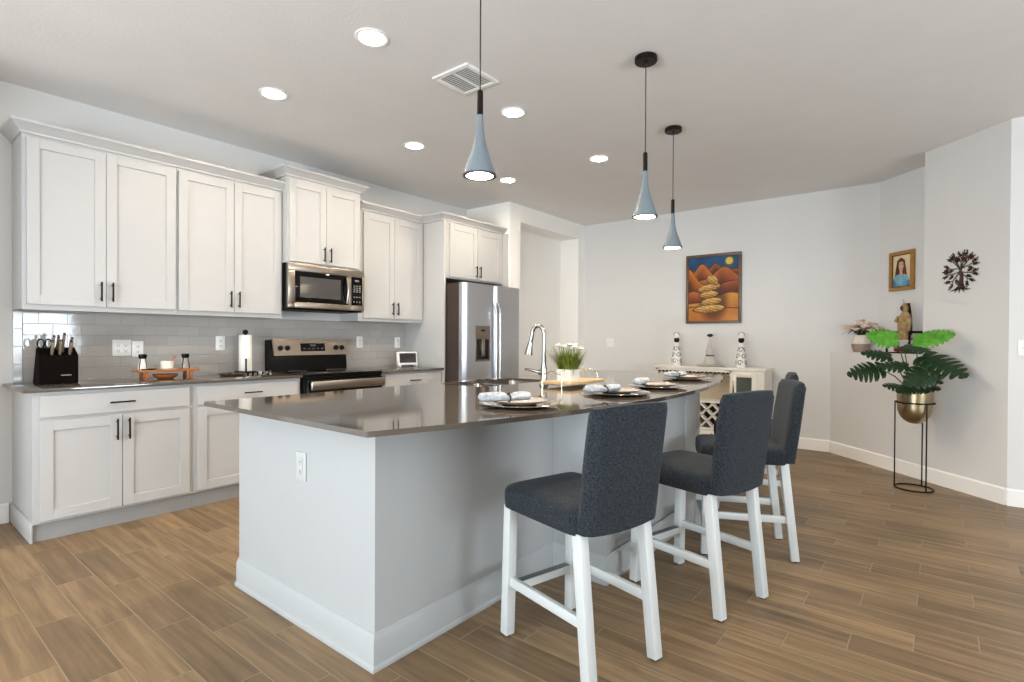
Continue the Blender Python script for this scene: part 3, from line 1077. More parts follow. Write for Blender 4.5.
# ------------------------------------------------------------------ bar stools
def make_stool(label):
    r = thing('bar_stool', (0, 0, 0), label, 'bar stool', 'upholstered bar stools at the island')
    # local frame: +y is the back, x is the width
    t = MB()
    bm = bmesh.new()
    nx, ny = 14, 16
    W, Y0, Y1 = 0.202, -0.262, 0.19

    def ring(z, inset, dome):
        out = []
        for k in range(48):
            a = 2 * PI * k / 48
            ca, sa = math.cos(a), math.sin(a)
            e = 0.20
            x = (W - inset) * math.copysign(abs(ca) ** e, ca)
            y = (Y0 + Y1) / 2 + ((Y1 - Y0) / 2 - inset) * math.copysign(abs(sa) ** e, sa)
            out.append(bm.verts.new((x, y, z + dome)))
        return out
    rings = [ring(0.528, 0.012, 0), ring(0.526, 0.002, 0), ring(0.56, 0.0, 0), ring(0.592, 0.001, 0), ring(0.607, 0.008, 0), ring(0.616, 0.022, 0),
             ring(0.622, 0.05, 0), ring(0.628, 0.10, 0), ring(0.631, 0.16, 0)]
    for a, b in zip(rings, rings[1:]):
        for i in range(48):
            bm.faces.new((a[i], a[(i + 1) % 48], b[(i + 1) % 48], b[i]))
    bm.faces.new(rings[0][::-1])
    bm.faces.new(rings[-1])
    bmesh.ops.recalc_face_normals(bm, faces=bm.faces[:])
    t.merge(bm)
    t.build('seat', m_fabric, r, True, 60)
    # backrest: one padded slab, leaning slightly, hem dipping in the middle
    bm = bmesh.new()
    NZ, NX = 16, 14
    grid = {}
    for side in (0, 1):
        for i in range(NX + 1):
            for j in range(NZ + 1):
                s = i / NX * 2 - 1
                q = j / NZ
                e = max(abs(s), 0)
                rx = max(0, (abs(s) - 0.86) / 0.14)
                rz = max(0, (q - 0.94) / 0.06)
                x = 0.191 * s
                zb = 0.536 - 0.012 * (1 - s * s)
                zt = 0.972 + 0.006 * (1 - s * s)
                z = zb + (zt - zb) * q
                lean = 0.162 + 0.045 * q + 0.010 * q * q
                th = 0.030 + 0.004 * math.sin(PI * q)
                th *= math.sqrt(max(0.0, 1 - 0.72 * rx * rx)) * math.sqrt(max(0.0, 1 - 0.72 * rz * rz))
                bow = 0.012 * (1 - s * s)
                y = lean + 0.032 + bow * 0.6 + (th if side else -th)
                grid[side, i, j] = bm.verts.new((x, y, z))
    for side in (0, 1):
        for i in range(NX):
            for j in range(NZ):
                f = (grid[side, i, j], grid[side, i + 1, j], grid[side, i + 1, j + 1], grid[side, i, j + 1])
                bm.faces.new(f)
    for i in range(NX):
        for j in (0, NZ):
            bm.faces.new((grid[0, i, j], grid[0, i + 1, j], grid[1, i + 1, j], grid[1, i, j]))
    for j in range(NZ):
        for i in (0, NX):
            bm.faces.new((grid[0, i, j], grid[0, i, j + 1], grid[1, i, j + 1], grid[1, i, j]))
    bmesh.ops.recalc_face_normals(bm, faces=bm.faces[:])
    t = MB()
    t.merge(bm)
    t.build('backrest', m_fabric, r, True, 65)
    lw = 0.042
    for sx in (-1, 1):
        for front in (True, False):
            t = MB()
            if front:
                a, b_ = (sx * 0.176, -0.240, 0.006), (sx * 0.170, -0.228, 0.532)
            else:
                a, b_ = (sx * 0.172, 0.226, 0.006), (sx * 0.168, 0.168, 0.532)
            t.beam(a, b_, lw, lw, (1, 0, 0), 0.003)
            lg = t.build('leg', m_stoolleg, r)
            MB().cyl((a[0], a[1], 0), 0.017, 0.008, 14).build('foot_pad', m_foot, lg)
        t = MB()
        t.beam((sx * 0.173, -0.222, 0.225), (sx * 0.170, 0.188, 0.225), 0.022, 0.038, (1, 0, 0), 0.003)
        t.build('side_stretcher', m_stoolleg, r)
    t = MB()
    t.beam((-0.155, -0.235, 0.19), (0.155, -0.235, 0.19), 0.03, 0.034, (0, 1, 0), 0.003)
    fr = t.build('footrest', m_stoolleg, r)
    MB().box(-0.150, 0.150, -0.251, -0.219, 0.207, 0.210, 0.001, 1).build('kick_plate', m_kick, fr)
    return r


# back direction angle (from +x) -> object rotation so that local +y points that way
STOOLS = [((3.617, 1.795, 0), -14.5, 'charcoal tweed bar stool with white legs nearest the viewer'),
          ((3.808, 2.570, 0), -15.0, 'charcoal tweed bar stool behind the nearest one, second along the island'),
          ((3.824, 3.284, 0), 25.5, 'charcoal tweed bar stool seen from the side, turned away from the island, third along'),
          ((3.655, 4.120, 0), 15.0, 'farthest charcoal bar stool, only its back top showing behind the third')]
st0 = None
for loc, ang, lab in STOOLS:
    if st0 is None:
        st0 = make_stool(lab)
        st0.location = loc
        st0.rotation_euler = (0, 0, math.radians(ang - 90))
    else:
        copy_tree(st0, loc, math.radians(ang - 90), lab)


# ------------------------------------------------------------------ place settings
def make_setting(x, y, nx, ny, na, nl, labs):
    t = MB()
    t.lathe([(0, 0.0), (0.10, 0.0), (0.115, 0.004), (0.175, 0.011), (0.183, 0.013), (0.185, 0.0145), (0.183, 0.016), (0.174, 0.014), (0.113, 0.007), (0, 0.006)], (x, y, 0.90), 64)
    tag(t.build('charger_plate', m_charger, None, True, 50), labs[0], 'plate', 'glass charger plates')
    r = thing('dinner_plate', (x, y, 0.907), labs[1], 'plate', 'rimmed dinner plates')
    t = MB()
    t.lathe([(0, 0.0), (0.075, 0.0), (0.085, 0.004), (0.132, 0.016), (0.135, 0.0185), (0.131, 0.0195), (0.086, 0.009), (0.078, 0.006), (0, 0.005)], (x, y, 0.9075), 64)
    t.build('plate_body', m_charger2, r, True, 50)
    t = MB()
    t.tube([(x + 0.134 * math.cos(2 * PI * k / 64), y + 0.134 * math.sin(2 * PI * k / 64), 0.9263) for k in range(64)], 0.0022, 6, True)
    t.build('rim', m_rim, r)
    # napkin: rolled cloth pinched by a ring
    bm = bmesh.new()
    rnd = random.Random(int(x * 100 + y * 1000))
    NS, NA = 22, 20
    d = Vector((math.cos(na), math.sin(na), 0))
    p = Vector((-d.y, d.x, 0))
    rings = []
    for i in range(NS + 1):
        s = i / NS * 2 - 1
        pinch = 1 - 0.38 * math.exp(-((s - 0.15) / 0.16) ** 2)
        endf = 1.0 if abs(s) < 0.9 else math.sqrt(max(0.05, 1 - ((abs(s) - 0.9) / 0.1) ** 2))
        row = []
        for k in range(NA):
            a = 2 * PI * k / NA
            w = 1 + 0.10 * math.sin(3 * a + 2.2 * s + x * 9) + 0.06 * math.sin(5 * a - 3 * s)
            row.append(bm.verts.new(Vector((nx, ny, 0.9285 + 0.021 * pinch)) + d * (s * nl / 2) + p * (0.033 * w * pinch * endf * math.cos(a)) + Vector((0, 0, 0.0195 * pinch * endf * math.sin(a) * (1 if math.sin(a) < 0 else w)))))
        rings.append(row)
    for a_, b_ in zip(rings, rings[1:]):
        for k in range(NA):
            bm.faces.new((a_[k], a_[(k + 1) % NA], b_[(k + 1) % NA], b_[k]))
    bm.faces.new(rings[0][::-1])
    bm.faces.new(rings[-1])
    bmesh.ops.recalc_face_normals(bm, faces=bm.faces[:])
    t = MB()
    t.merge(bm)
    tag(t.build('napkin', m_napkin, None, True, 60), labs[2], 'napkin', 'rolled napkins')
    t = MB()
    cpt = Vector((nx, ny, 0.9285 + 0.0145)) + d * (0.15 * nl / 2)
    t.tube([cpt + p * (0.0245 * math.cos(2 * PI * k / 28)) + Vector((0, 0, 0.0165 * math.sin(2 * PI * k / 28))) for k in range(28)], 0.0035, 8, True)
    t.sphere(cpt + Vector((0, 0, 0.019)), 0.006)
    tag(t.build('napkin_ring', m_ring), labs[3], 'napkin ring', 'napkin rings')


m_charger2 = mat('clear_dinner_glass', (206, 198, 188), 0.08, var=0.05, metal=0.35, nscale=40, spec=0.6)
SET = [((3.205, 1.93), (3.205, 1.825), 1.02, 0.245, 'nearest to the viewer'),
       ((3.30, 2.69), (3.335, 2.47), 1.25, 0.225, 'second from the viewer, beside the serving tray'),
       ((3.30, 3.24), (3.265, 3.08), 1.75, 0.19, 'third from the viewer'),
       ((3.18, 4.07), (3.16, 3.90), 1.35, 0.22, 'farthest, at the far end of the island')]
for (x, y), (nx, ny), na, nl, w in SET:
    make_setting(x, y, nx, ny, na, nl, ('smoky glass charger plate on the island countertop, ' + w,
                                        'rimmed glass dinner plate stacked on the charger, ' + w,
                                        'pale blue rolled napkin on the plate ' + w,
                                        'dark ring around the napkin ' + w))

# ------------------------------------------------------------------ serving tray with planter
r = thing('serving_tray', (2.8, 3.02, 0.90), 'pale wood serving tray with gold wire handles on the island', 'tray')
MB().box(2.695, 2.925, 2.80, 3.24, 0.918, 0.936, 0.003).build('board', m_board, r)
for y, s in ((2.797, -1), (3.243, 1)):
    t = MB()
    xc = 2.79
    pts = [(xc - 0.075, y, 0.903), (xc - 0.075, y, 0.93), (xc - 0.075, y, 0.965), (xc - 0.066, y, 0.98), (xc - 0.03, y, 0.990), (xc - 0.012, y, 0.999), (xc, y, 1.002),
           (xc + 0.012, y, 0.999), (xc + 0.03, y, 0.990), (xc + 0.066, y, 0.98), (xc + 0.075, y, 0.965), (xc + 0.075, y, 0.93), (xc + 0.075, y, 0.903)]
    t.tube(pts, 0.0032, 8)
    t.tube([(xc - 0.075, y, 0.915), (xc, y - s * 0.01, 0.915), (xc + 0.075, y, 0.915)], 0.0025, 8)
    t.build('handle', m_goldwire, r)
r = thing('square_planter', (2.83, 2.925, 0.936), 'small square white ceramic planter on the serving tray', 'planter')
t = MB()
x0, x1, y0, y1 = 2.775, 2.885, 2.87, 2.98
t.prism([(x0 + 0.007, 0.9365), (x1 - 0.007, 0.9365), (x1, 1.012), (x0, 1.012)], y0, y0 + 0.007, 'y')
t.prism([(x0 + 0.007, 0.9365), (x1 - 0.007, 0.9365), (x1, 1.012), (x0, 1.012)], y1 - 0.007, y1, 'y')
t.box(x0 + 0.001, x0 + 0.008, y0 + 0.007, y1 - 0.007, 0.9365, 1.012)
t.box(x1 - 0.008, x1 - 0.001, y0 + 0.007, y1 - 0.007, 0.9365, 1.012)
t.box(x0 + 0.008, x1 - 0.008, y0 + 0.007, y1 - 0.007, 0.9365, 0.944)
t.build('pot', m_ceramic, r)
MB().box(x0 + 0.008, x1 - 0.008, y0 + 0.007, y1 - 0.007, 0.944, 1.004).build('soil', m_soil, r)
r = thing('flowering_grass', (2.83, 2.925, 1.004), 'green grass with white flowers growing in the square white planter', 'plant')
rnd = random.Random(5)
bm = bmesh.new()
for k in range(520):
    bx, by = 2.83 + rnd.uniform(-0.045, 0.045), 2.925 + rnd.uniform(-0.045, 0.045)
    a = rnd.uniform(0, 2 * PI)
    L = rnd.uniform(0.10, 0.19)
    lean = rnd.uniform(0.15, 0.75) if k < 490 else rnd.uniform(0.95, 1.2)
    w = rnd.uniform(0.0022, 0.004)
    ox, oy = (bx - 2.83) / 0.045, (by - 2.925) / 0.045
    dx, dy = math.cos(a) * 0.5 + ox * 0.7, math.sin(a) * 0.5 + oy * 0.7
    n_ = max(0.3, math.hypot(dx, dy))
    dx, dy = dx / n_, dy / n_
    prev = None
    for s in range(6):
        q = s / 5
        r_ = L * (lean * q * 0.75 + 0.35 * lean * q * q)
        z = 1.0 + L * (q * math.cos(lean * 0.9) - 0.35 * lean * q * q * (1.6 if lean > 0.85 else 0.5))
        ww = w * (1 - q) + 0.0004
        p0 = bm.verts.new((bx + dx * r_ - dy * ww, by + dy * r_ + dx * ww, z))
        p1 = bm.verts.new((bx + dx * r_ + dy * ww, by + dy * r_ - dx * ww, z))
        if prev:
            bm.faces.new((prev[0], prev[1], p1, p0))
        prev = (p0, p1)
t = MB()
t.merge(bm)
t.build('grass_blades', m_grass, r)
for fx, fy, fz in ((-0.055, -0.03, 1.165), (-0.005, -0.045, 1.16), (0.035, 0.03, 1.168), (0.052, 0.0, 1.155), (-0.02, 0.045, 1.17), (0.065, 0.045, 1.145), (-0.065, 0.015, 1.15)):
    t = MB()
    for k in range(6):
        a = 2 * PI * k / 6
        t.sphere((2.83 + fx + 0.011 * math.cos(a), 2.925 + fy + 0.011 * math.sin(a), fz), 0.011, (1, 1, 0.75), u=8, v=6)
    t.sphere((2.83 + fx, 2.925 + fy, fz + 0.005), 0.008, u=8, v=6)
    fl = t.build('flower', m_petal, r)
    MB().tube([(2.83 + fx * 0.5, 2.925 + fy * 0.5, 1.0), (2.83 + fx * 0.8, 2.925 + fy * 0.8, 1.09), (2.83 + fx, 2.925 + fy, fz)], 0.0015, 6).build('stem', m_stem, fl)

# ------------------------------------------------------------------ pendants
def pendant(x, y, label):
    r = thing('pendant_lamp', (x, y, 1.918), label, 'pendant lamp', 'blue-grey pendants over the island')
    t = MB()
    t.lathe([(0, 0), (0.060, 0), (0.064, -0.004), (0.064, -0.028), (0.060, -0.032), (0.010, -0.033), (0.008, -0.042), (0, -0.042)], (x, y, HC))
    t.build('canopy', m_bronze, r)
    MB().cyl((x, y, 2.285), 0.0032, HC - 0.04 - 2.285, 8).build('cord', m_cord, r)
    t = MB()
    t.lathe([(0, 0.112), (0.008, 0.112), (0.0135, 0.106), (0.0135, 0.0), (0, 0.0)], (x, y, 2.178))
    t.build('sleeve', m_bronze, r)
    prof = [(0.0135, 0.262), (0.0150, 0.235), (0.0175, 0.20), (0.0215, 0.165), (0.029, 0.13), (0.040, 0.095), (0.052, 0.06), (0.063, 0.03), (0.071, 0.009), (0.073, 0.0)]
    inner = [(r_ - 0.003, z + (0.001 if i else 0)) for i, (r_, z) in enumerate(prof[::-1])]
    t = MB()
    t.lathe(prof + inner + [(0, 0.26)], (x, y, 1.918), 40)
    sh = t.build('shade', m_pendant, r, True, 60)
    t = MB()
    t.lathe([(0.0738, 0.002), (0.0738, -0.003), (0.058, -0.003), (0.057, 0.004)], (x, y, 1.918), 40)
    t.build('rim', m_pendin, r)
    t = MB()
    t.lathe([(0, 0.001), (0.0575, 0.001), (0.0575, 0.006), (0, 0.006)], (x, y, 1.916), 32)
    t.build('diffuser', m_pend_lens, r)


pendant(3.13, 1.735, 'blue-grey cone pendant lamp nearest the viewer, its cord cut off by the frame top')
pendant(3.365, 2.898, 'blue-grey cone pendant lamp with its round black canopy, middle of the three')
pendant(3.087, 3.997, 'farthest blue-grey cone pendant lamp, lowest in view, left above the painting')

# ------------------------------------------------------------------ downlights and vent
CANS = [((1.205, 1.80), 'recessed ceiling downlight over the left counter, nearest the upper cabinets'),
        ((2.28, 1.795), 'largest recessed ceiling downlight, nearest the viewer'),
        ((1.215, 3.02), 'recessed ceiling downlight in front of the microwave cabinet'),
        ((2.29, 3.015), 'recessed ceiling downlight beside the ceiling vent'),
        ((1.222, 4.262), 'recessed ceiling downlight in front of the fridge cabinet'),
        ((2.288, 4.258), 'recessed ceiling downlight nearest the middle pendant canopy')]
for (x, y), lab in CANS:
    r = thing('recessed_downlight', (x, y, HC), lab, 'ceiling light', 'recessed ceiling downlights')
    t = MB()
    t.lathe([(0.092, 0.0), (0.092, -0.004), (0.088, -0.007), (0.072, -0.006), (0.068, -0.001), (0.068, 0.0)], (x, y, HC), 40)
    t.build('trim_ring', m_plastic, r)
    t = MB()
    t.lathe([(0, -0.0035), (0.068, -0.003), (0.068, -0.001), (0, -0.001)], (x, y, HC), 32)
    t.build('lens', m_lens, r)
r = thing('ceiling_vent', (2.36, 2.447, HC), 'square white slatted air vent on the ceiling', 'vent')
vx0, vx1, vy0, vy1 = 2.21, 2.51, 2.30, 2.595
t = MB()
z0, z1 = HC - 0.012, HC - 0.0005
for a in ((vx0, vx1, vy0, vy0 + 0.03), (vx0, vx1, vy1 - 0.03, vy1), (vx0, vx0 + 0.03, vy0 + 0.03, vy1 - 0.03), (vx1 - 0.03, vx1, vy0 + 0.03, vy1 - 0.03)):
    t.box(*a, z0, z1, 0.002)
t.box((vx0 + vx1) / 2 - 0.004, (vx0 + vx1) / 2 + 0.004, vy0 + 0.03, vy1 - 0.03, z0, z1)
t.build('frame', m_plastic, r)
t = MB()
for k in range(13):
    y = vy0 + 0.038 + k * 0.0183
    t.box(vx0 + 0.03, vx1 - 0.03, -0.0078, 0.0078, -0.001, 0.001, 0, 1, Matrix.Translation((0, y, HC - 0.0075)) @ Matrix.Rotation(math.radians(28), 4, 'X'))
t.build('slats', m_plastic, r)
MB().box(vx0 + 0.02, vx1 - 0.02, vy0 + 0.02, vy1 - 0.02, HC - 0.001, HC - 0.0003).build('duct', mat('vent_duct', (150, 148, 146), 0.7, var=0.03), r)

# ------------------------------------------------------------------ wine console by the back wall
KX0, KX1, KY0, KY1 = 1.965, 3.215, 6.285, 6.625
r = thing('wine_cabinet', (2.59, 6.45, 0), 'antique white wine console against the back wall under the painting', 'cabinet')
MB().box(KX0 - 0.022, KX1 + 0.015, KY0 - 0.012, KY1, 0.862, 0.890, 0.004).build('top', m_console, r)
b = MB()
XD = 2.855
for xx in (KX0, KX1 - 0.02, XD - 0.01):
    b.box(xx, xx + 0.02, KY0, KY1, 0.06, 0.862)
b.box(KX0, KX1, KY0, KY1, 0.05, 0.08)
b.box(KX0 + 0.02, KX1 - 0.02, KY0, KY1, 0.475, 0.495)
b.box(KX0 + 0.02, KX1 - 0.02, KY0, KY1, 0.16, 0.18)
b.box(KX0, KX1, KY0, KY0 + 0.018, 0.835, 0.862)
b.box(2.43, 2.45, KY0, KY1, 0.08, 0.475)
for xx in (KX0, KX1 - 0.05, 2.415):
    b.box(xx, xx + 0.05, KY0, KY0 + 0.05, 0.0, 0.05)
    b.box(xx, xx + 0.05, KY1 - 0.05, KY1, 0.0, 0.05)
b.build('body', m_console, r)
MB().box(KX0 + 0.005, KX1 - 0.005, KY1 - 0.008, KY1 - 0.001, 0.06, 0.862).build('back_panel', m_consolein, r)
t = MB()
for k in range(9):
    xx = KX0 + 0.06 + k * 0.10
    t.box(xx - 0.018, xx + 0.018, KY0 + 0.02, KY1 - 0.03, 0.800, 0.806)
    t.box(xx - 0.004, xx + 0.004, KY0 + 0.02, KY1 - 0.03, 0.806, 0.862)
t.build('stemware_rack', m_console, r)
t = MB()
for k in range(18):
    xx = KX0 + 0.04 + k * 0.048
    t.lathe([(0, 0), (0.012, 0), (0.012, 0.014), (0, 0.014)], mx=Matrix.Translation((xx, KY0 + 0.012, 0.828)) @ Matrix.Rotation(PI / 2, 4, 'X'), n=12)
t.build('scalloped_valance', m_darkin, r)
# lattice wine rack
t = MB()
lx0, lx1, lz0, lz1 = 2.45, XD - 0.01, 0.18, 0.475
cxm, czm = (lx0 + lx1) / 2, (lz0 + lz1) / 2


def clip_bar(px, pz, dx, dz):
    ts = []
    for lo, hi, p, d in ((lx0, lx1, px, dx), (lz0, lz1, pz, dz)):
        ta, tb = (lo - p) / d, (hi - p) / d
        ts.append((min(ta, tb), max(ta, tb)))
    a_, b_ = max(q[0] for q in ts), min(q[1] for q in ts)
    if b_ - a_ > 0.03:
        t.beam((px + dx * a_, KY0 + 0.05, pz + dz * a_), (px + dx * b_, KY0 + 0.05, pz + dz * b_), 0.09, 0.014, (0, 1, 0), 0.0)


for k in range(-3, 4):
    clip_bar(cxm + k * 0.135, czm, 0.7071, 0.7071)
    clip_bar(cxm + k * 0.135, czm, 0.7071, -0.7071)
t.build('bottle_lattice', m_console, r)
MB().box(lx0, lx1, KY1 - 0.012, KY1 - 0.009, lz0, lz1).build('lattice_back', m_darkin, r)
# glazed door at the right
t = MB()
dx0, dx1, dz0, dz1 = XD + 0.012, KX1 - 0.075, 0.52, 0.835
for a in ((dx0, dx0 + 0.055, dz0, dz1), (dx1 - 0.055, dx1, dz0, dz1), (dx0 + 0.055, dx1 - 0.055, dz0, dz0 + 0.06), (dx0 + 0.055, dx1 - 0.055, dz1 - 0.045, dz1)):
    t.box(a[0], a[1], KY0 - 0.018, KY0 - 0.001, a[2], a[3], 0.003)
t.box(dx1, KX1, KY0 - 0.004, KY0 + 0.012, 0.495, 0.862)
d = t.build('door', m_console, r)
MB().box(dx0 + 0.055, dx1 - 0.055, KY0 - 0.010, KY0 - 0.007, dz0 + 0.06, dz1 - 0.045).build('pane', mat('door_glass', (120, 126, 120), 0.05, var=0.02, alpha=0.35), d, False)
t = MB()
t.box(dx0 + 0.015, dx0 + 0.033, KY0 - 0.020, KY0 - 0.018, 0.60, 0.75, 0.001)
t.sphere((dx0 + 0.024, KY0 - 0.028, 0.675), 0.009)
t.build('door_pull', m_goldwire, d)
MB().box(XD + 0.012, KX1 - 0.022, KY1 - 0.014, KY1 - 0.009, 0.495, 0.835).build('cupboard_back', mat('cupboard_lining', (112, 118, 114), 0.6, var=0.08), r)
t = MB()
t.box(KX0 + 0.03, 2.42, KY0 - 0.016, KY0 - 0.001, 0.19, 0.47, 0.003)
dr = t.build('door', m_console, r)
MB().sphere((2.38, KY0 - 0.024, 0.33), 0.01).build('knob', m_goldwire, dr)
t = MB()
t.box(2.46, XD - 0.015, KY0 - 0.016, KY0 - 0.001, 0.085, 0.155, 0.003)
dr = t.build('drawer', m_console, r)
MB().sphere((2.655, KY0 - 0.024, 0.12), 0.01).build('knob', m_goldwire, dr)
t = MB()
t.lathe([(0, 0), (0.036, 0), (0.038, 0.01), (0.038, 0.10), (0.030, 0.13), (0.014, 0.15), (0.013, 0.19), (0.017, 0.195), (0.017, 0.21), (0, 0.21)], (3.06, 6.46, 0.496))
tag(t.build('liquor_bottle', mat('brown_bottle_glass', (92, 52, 34), 0.1, var=0.1), None), 'short brown bottle standing behind the glass door of the wine console', 'bottle')


# decorative bottles on the console
def swirl_bottle(x, y, lab):
    r = thing('ceramic_bottle', (x, y, 0.89), lab, 'bottle', 'black and white ceramic bottles')
    t = MB()
    prof = [(0, 0), (0.050, 0), (0.054, 0.006), (0.055, 0.06), (0.050, 0.12), (0.040, 0.18), (0.032, 0.23), (0.026, 0.262), (0.024, 0.285), (0, 0.285)]
    t.lathe(prof, (x, y, 0.89), 32)
    body = t.build('body', m_ceramic, r)

    def rad(z):
        for (a, za), (b_, zb) in zip(prof[1:], prof[2:]):
            if za <= z <= zb and zb > za:
                return a + (b_ - a) * (z - za) / (zb - za)
        return 0.03
    t = MB()
    for j, (zc, ph) in enumerate(((0.055, 0.0), (0.13, 0.9), (0.205, 0.2))):
        for m_ in range(4):
            a0 = ph + m_ * PI / 2
            pts = []
            for k in range(22):
                q = k / 21
                th = q * 2.1 * PI * 1.05
                rr = 0.034 * (1 - 0.75 * q)
                z = min(0.27, max(0.008, zc + rr * math.sin(th)))
                R = rad(z)
                pts.append((x + (R + 0.0008) * math.cos(a0 + rr * math.cos(th) / R), y + (R + 0.0008) * math.sin(a0 + rr * math.cos(th) / R), 0.89 + z))
            t.tube(pts, 0.0036, 6)
    t.build('swirl_motif', m_black, body)
    t = MB()
    t.lathe([(0, 0.285), (0.020, 0.285), (0.030, 0.30), (0.033, 0.325), (0.027, 0.34), (0, 0.34)], (x, y, 0.89), 24)
    t.build('neck_collar', m_black, r)
    t = MB()
    t.lathe([(0, 0.338), (0.024, 0.338), (0.033, 0.355), (0.034, 0.375), (0.026, 0.398), (0.010, 0.41), (0, 0.412)], (x, y, 0.89), 24)
    t.build('stopper', m_ceramic, r)
    t = MB()
    t.tube([(x + 0.035 * math.cos(k * PI / 10), y - 0.004, 0.89 + 0.372 + 0.038 * math.sin(k * PI / 10)) for k in range(11)], 0.004, 6)
    t.build('stopper_band', m_black, r)


swirl_bottle(2.16, 6.44, 'black and white swirl bottle on the left side of the wine console')
swirl_bottle(2.925, 6.44, 'black and white swirl bottle on the right side of the wine console')
r = thing('tower_decanter', (2.565, 6.45, 0.905), 'grey ridged tower-shaped decanter with black stopper between the two swirl bottles', 'decanter')
m_pew = mat('grey_relief_ceramic', (176, 170, 162), 0.45, var=0.25, nscale=50, rgb2=(210, 204, 196), bump=0.5, bscale=60)
t = MB()
prof = [(0, 0.012), (0.085, 0.012), (0.080, 0.03), (0.066, 0.055), (0.058, 0.10), (0.048, 0.112), (0.044, 0.13), (0.046, 0.16), (0.050, 0.175), (0.040, 0.20), (0.026, 0.24), (0.018, 0.30), (0.016, 0.34), (0, 0.34)]
t.lathe(prof, (2.565, 6.45, 0.905), 12)
t.build('body', m_pew, r, True, 20)
t = MB()
t.lathe([(0.047, 0.108), (0.050, 0.110), (0.050, 0.122), (0.046, 0.124)], (2.565, 6.45, 0.905), 24)
t.build('band', m_bronze, r)
t = MB()
t.lathe([(0, 0.338), (0.018, 0.338), (0.036, 0.352), (0.036, 0.364), (0.020, 0.376), (0, 0.378)], (2.565, 6.45, 0.905), 24)
t.build('stopper', m_black, r)
t = MB()
t.lathe([(0, 0), (0.13, 0), (0.155, 0.012), (0.158, 0.018), (0.15, 0.02), (0.125, 0.012), (0, 0.010)], (2.565, 6.45, 0.8915), 40)
tag(t.build('round_tray', m_pew), 'round grey tray under the tower decanter on the wine console', 'tray')


# ------------------------------------------------------------------ artworks
def art_mesh(name, func, origin, xdir, w, h, nx, ny, parent):
    """flat canvas with pigments evaluated per vertex; xdir runs to the viewer's right"""
    x = Vector(xdir).normalized()
    o0 = Vector(origin) - ORIG[parent.name]
    me = bpy.data.meshes.new(name)
    vs, fs, cs = [], [], []
    for j in range(ny + 1):
        for i in range(nx + 1):
            u, v = i / nx, j / ny
            vs.append(o0 + x * (u * w) + Vector((0, 0, v * h)))
            cs.append((*lin(func(u, v)), 1.0))
    for j in range(ny):
        for i in range(nx):
            a = j * (nx + 1) + i
            fs.append((a, a + 1, a + nx + 2, a + nx + 1))
    me.from_pydata(vs, [], fs)
    at = me.color_attributes.new('pigment', 'FLOAT_COLOR', 'POINT')
    for k, c_ in enumerate(cs):
        at.data[k].color = c_
    me.materials.append(m_paint)
    ob = bpy.data.objects.new(name, me)
    COL.objects.link(ob)
    ob.parent = parent
    return ob


def mixc(a, b_, t_):
    t_ = max(0.0, min(1.0, t_))
    return tuple(p + (q - p) * t_ for p, q in zip(a, b_))


def ss(e0, e1, x_):
    t_ = max(0.0, min(1.0, (x_ - e0) / (e1 - e0)))
    return t_ * t_ * (3 - 2 * t_)


